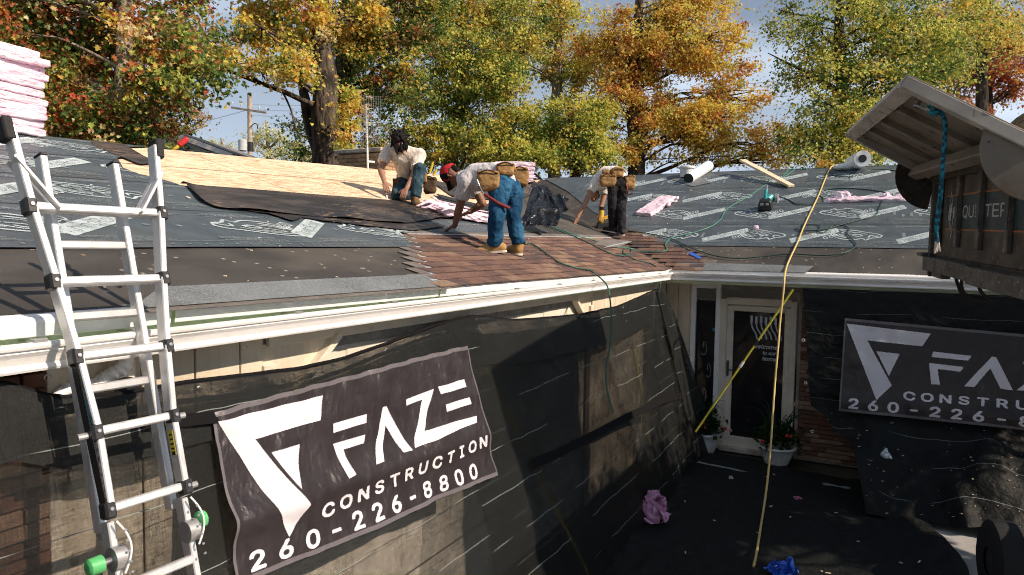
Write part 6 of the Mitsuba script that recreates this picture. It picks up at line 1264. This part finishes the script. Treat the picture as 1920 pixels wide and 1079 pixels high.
nh = thing('neighbour_house', 'pale green gabled neighbouring house behind the left ridge', 'house')
A_, B_, C_ = np.array((-12.471,24.275,7.122)), np.array((-9.943,24.222,6.224)), np.array((-12.389,24.177,5.437)); dp = np.array([.3, 6.0, 0])
ev = B_ + [0, 0, 0]; lo = A_ * 2 - B_; lo[2] = B_[2]; base = [(lo[0], A_[1], 0), (B_[0] - .3, A_[1], 0), (B_[0] - .3, A_[1], B_[2] - .1), tuple(A_ - [0, 0, .12]), (lo[0] + .3, A_[1], B_[2] - .1)]
n = len(base); v = np.vstack([base, np.array(base) + dp]); f = [[0, i, i + 1] for i in range(1, n - 1)] + [[n, n + i + 1, n + i] for i in range(1, n - 1)] + [q for i in range(n) for q in ([i, (i + 1) % n, n + (i + 1) % n], [i, n + (i + 1) % n, n + i])]
m = trimesh.Trimesh(v, f, process=False); m.fix_normals(); add('gable_wall', m, 'house_paint', nh)
for P_ in (B_, lo):
    d = unit(P_ - A_); nn = unit(np.cross(d, dp)); nn = nn if nn[2] > 0 else -nn; L = np.linalg.norm(P_ - A_) + .2
    m = cbox(L, 6.6, .09, .01); m.apply_transform(mat4(np.column_stack([d, unit(np.cross(nn, d)), nn]), A_ + d * L / 2 + dp / 2 + nn * .03)); m.fix_normals(); rk_ = add('roof_slope', m, 'roof_grey', nh)
    m = cbox(L, .04, .17, .01); m.apply_transform(mat4(np.column_stack([d, unit(np.cross(nn, d)), nn]), A_ + d * L / 2 - unit(dp) * .33 - nn * .04)); m.fix_normals(); add('barge_board', m, 'pole_white', rk_)
add('clerestory_window', beam((-12.030,24.204,6.598), (-11.465,24.190,6.363), .05, .22), 'glass_dark', nh)

# ---------------------------------------------------------------- yard
def pot(c, R, label, hgt=.30):
    p = thing('flower_pot', label, 'flower pot'); c = np.array(c, float)
    m = lathe([(0, 0), (R * .62, 0), (R * .66, .02), (R * .80, hgt * .45), (R * .92, hgt * .80), (R * 1.02, hgt * .86), (R * 1.06, hgt * .93), (R * 1.02, hgt), (R * .92, hgt), (R * .86, hgt * .85), (0, hgt * .82)], 28)
    a = np.arctan2(m.vertices[:, 1], m.vertices[:, 0]); m.vertices[:, :2] *= (1 + .022 * np.cos(a * 14) * (m.vertices[:, 2] < hgt * .8))[:, None]; m.apply_translation(c); add('bowl', m, 'terracotta_white', p, smooth=40)
    rs = np.random.RandomState(int(R * 1000)); st_ = []
    q = rs.normal(size=(420, 3)) * [R * .55, R * .55, .10] + c + [0, 0, hgt + .13]; mm, vc = leaves(q, unit([0, 0, 1]) + 0 * q, .05 + .05 * rs.rand(420), np.array(PAL['dkgreen']) * (.6 + .9 * rs.rand(420))[:, None], 'simple', rs); add('foliage', mm, 'leaf', p, color=vc)
    bl = []
    for i in range(16):
        a = rs.uniform(0, 6.28); e = c + [math.cos(a) * R * rs.uniform(1.2, 2.1), math.sin(a) * R * rs.uniform(1.2, 2.1), hgt + rs.uniform(.25, .62)]; bl.append(tube([c + [0, 0, hgt], (c + [0, 0, hgt + .25]) * .5 + e * .5 + [0, 0, .1], e], [.007, .006, .001], 4, 4))
    add('spike_leaves', cat_(bl), 'hose_dark', p)
    for i in range(4):
        s_ = sph(.026, 2); wrinkle(s_, .02, 30, i); s_.apply_translation(c + [rs.normal() * R * .7, rs.normal() * R * .7 - .08, hgt + .06 + abs(rs.normal()) * .1]); add('flower', s_, 'flower_red' if rs.rand() < .7 else 'flower_pink', p, smooth=20)
pot((3.016,10.356,0.020), .21, 'white fluted pot with a spiky plant left of the front door'); pot((3.905,9.825,0.020), .26, 'wide white pot with red flowers at the right foot of the front door', .26)
yp = thing('yellow_pole', 'yellow fibreglass pole leaning from the left pot to the door head', 'pole')
a, b = np.array((2.695,9.764,0.477)), np.array((3.853,9.336,2.592)); add('shaft', tube([a, b], .0145, 10), 'rope_yellow', yp, smooth=True)
for f in (.47, .62): add('collar', tube([a + (b - a) * f, a + (b - a) * (f + .035)], .021, 10), 'black_plastic' if f > .5 else 'white_print', yp)
kn_ = lambda z: np.array([float(netk(z, t)) - .035 for t in [-5.5]])[0]
def netline(px_pts, r, mat, label, name, cat, off=.045):
    p = []
    for t, z in px_pts: p.append(H(float(netk(z, t)) - off, t, z))
    return add(name, tube(spline(np.array(p), 8), r, 6), mat, smooth=True, label=label, cat=cat)
netline([(-5.855,2.403),(-5.753,2.239),(-5.647,2.064),(-5.527,1.844),(-5.361,1.514),(-5.183,1.116),(-4.986,0.764),(-4.713,0.262),(-4.597,-0.037)], .012, 'rope_yellow', 'yellow rope running down behind the netting right of the sunlit banner', 'rope', 'rope', -.03)
netline([(-2.081,1.888),(-2.112,1.487),(-2.182,1.026),(-2.218,0.696)], .013, 'rope_yellow', 'short yellow rope behind the netting near the yard corner', 'rope', 'rope', -.04)
def strap(px_pts, w, label, off=.05):
    p = spline(np.array(px_pts), 10); P_ = np.array([[H(float(netk(z + e, t)) - off, t, z + e) for e in (-w / 2, 0, w / 2)] for t, z in p]); 
    return add('strap', face_up(grid(P_), -N), 'net_hem', smooth=True, label=label, cat='strap')
strap([(-5.399,1.316),(-4.777,1.268),(-3.884,1.222),(-2.737,1.189),(-1.691,1.131),(-0.660,1.015)], .085, 'black webbing strap across the netting toward the yard corner')
strap([(-8.604,2.341),(-8.434,2.313),(-8.320,2.299),(-8.234,2.285)], .055, 'black strap between the ladder and the sunlit banner', .06)
# litter on the yard sheet
def crumple(c, r, mat, label, seed, name='wrap_scrap', cat='scrap', pieces=4):
    """a torn sheet crumpled on itself: sheets folded by strong noise, thick as film"""
    rs = np.random.RandomState(seed); c = np.array(c, float); ms = []
    for i in range(pieces):
        n_ = 26; A, B_ = np.meshgrid(np.linspace(-1, 1, n_), np.linspace(-1, 1, n_), indexing='ij'); q = np.stack([A, B_, A * 0 + seed + i * 3.3], -1)
        w = np.stack([meshkit.fbm(q * 1.7 + 10 * j, 4, seed + j) - .5 for j in range(3)], -1); P = np.stack([A * .75, B_ * .55, A * 0], -1) + w * [1.3, 1.3, 2.0]
        R = trimesh.transformations.rotation_matrix(rs.uniform(0, 6.28), rs.normal(size=3))[:3, :3]; P = (P @ R.T) * r + c + rs.normal(size=3) * r * .25; P[..., 2] = np.maximum(P[..., 2] + r * .35, c[2] + .004 * rs.rand(n_, n_)); ms.append(grid(P))
    return add(name, cat_(ms), mat, smooth=25, label=label, cat=cat)
def m_to(m): 
    mm = m3.Manifold(m3.Mesh(vert_properties=np.asarray(m.vertices, np.float32), tri_verts=np.asarray(m.faces, np.uint32))); return mm
crumple((1.646,7.584,0.060), .21, 'pink_scrap', 'crumpled pink wrapper lying in the shaded yard', 61)
crumple((2.625,6.338,0.060), .13, 'blue_bag', 'blue plastic scrap at the bottom edge of the yard', 62)
crumple((3.004,9.082,0.030), .035, 'roll_white', 'tiny white scrap on the yard sheet before the door', 63, pieces=2)
crumple((3.605,8.341,0.030), .05, 'flower_pink', 'small purple scrap on the yard sheet right of the yellow hose', 64, pieces=2)
crumple(np.array(H(-3.05, -1.0, .62)), .07, 'roll_white', 'small white scrap caught on the draped netting', 65, pieces=3)
add('board_scrap', ob((4.874,6.652,0.020), RW, (.26, .16, .02), .003), 'lumber', label='short pale board scrap on the sunlit concrete at the lower right', cat='scrap')
rl = np.random.RandomState(23); lt_ = []
for i in range(75):
    a, b = rl.uniform(0, .5), rl.uniform(.62, 1.0); i0, j0 = int(a * (nu2 - 1)), int(b * (nv2 - 1)); p = P2[i0, j0] + [0, -.01, .012]; L = rl.uniform(.008, .035); c = cbox(L, L * .4, .006, .001); c.apply_transform(trimesh.transformations.rotation_matrix(rl.uniform(0, 6), [0, .3, 1])); c.apply_translation(p); lt_.append(c)
for i in range(22):
    i0, j0 = rl.randint(5, gx - 5), rl.randint(5, gy - 5); p = G3[i0, j0] + [0, 0, .014]; L = rl.uniform(.015, .06); c = cbox(L, .012, .006, .001); c.apply_transform(trimesh.transformations.rotation_matrix(rl.uniform(0, 6), [0, 0, 1])); c.apply_translation(p); lt_.append(c)
add('wood_chips', cat_(lt_), 'lumber', kind='stuff', label='wood chips and splinters scattered on the yard netting')
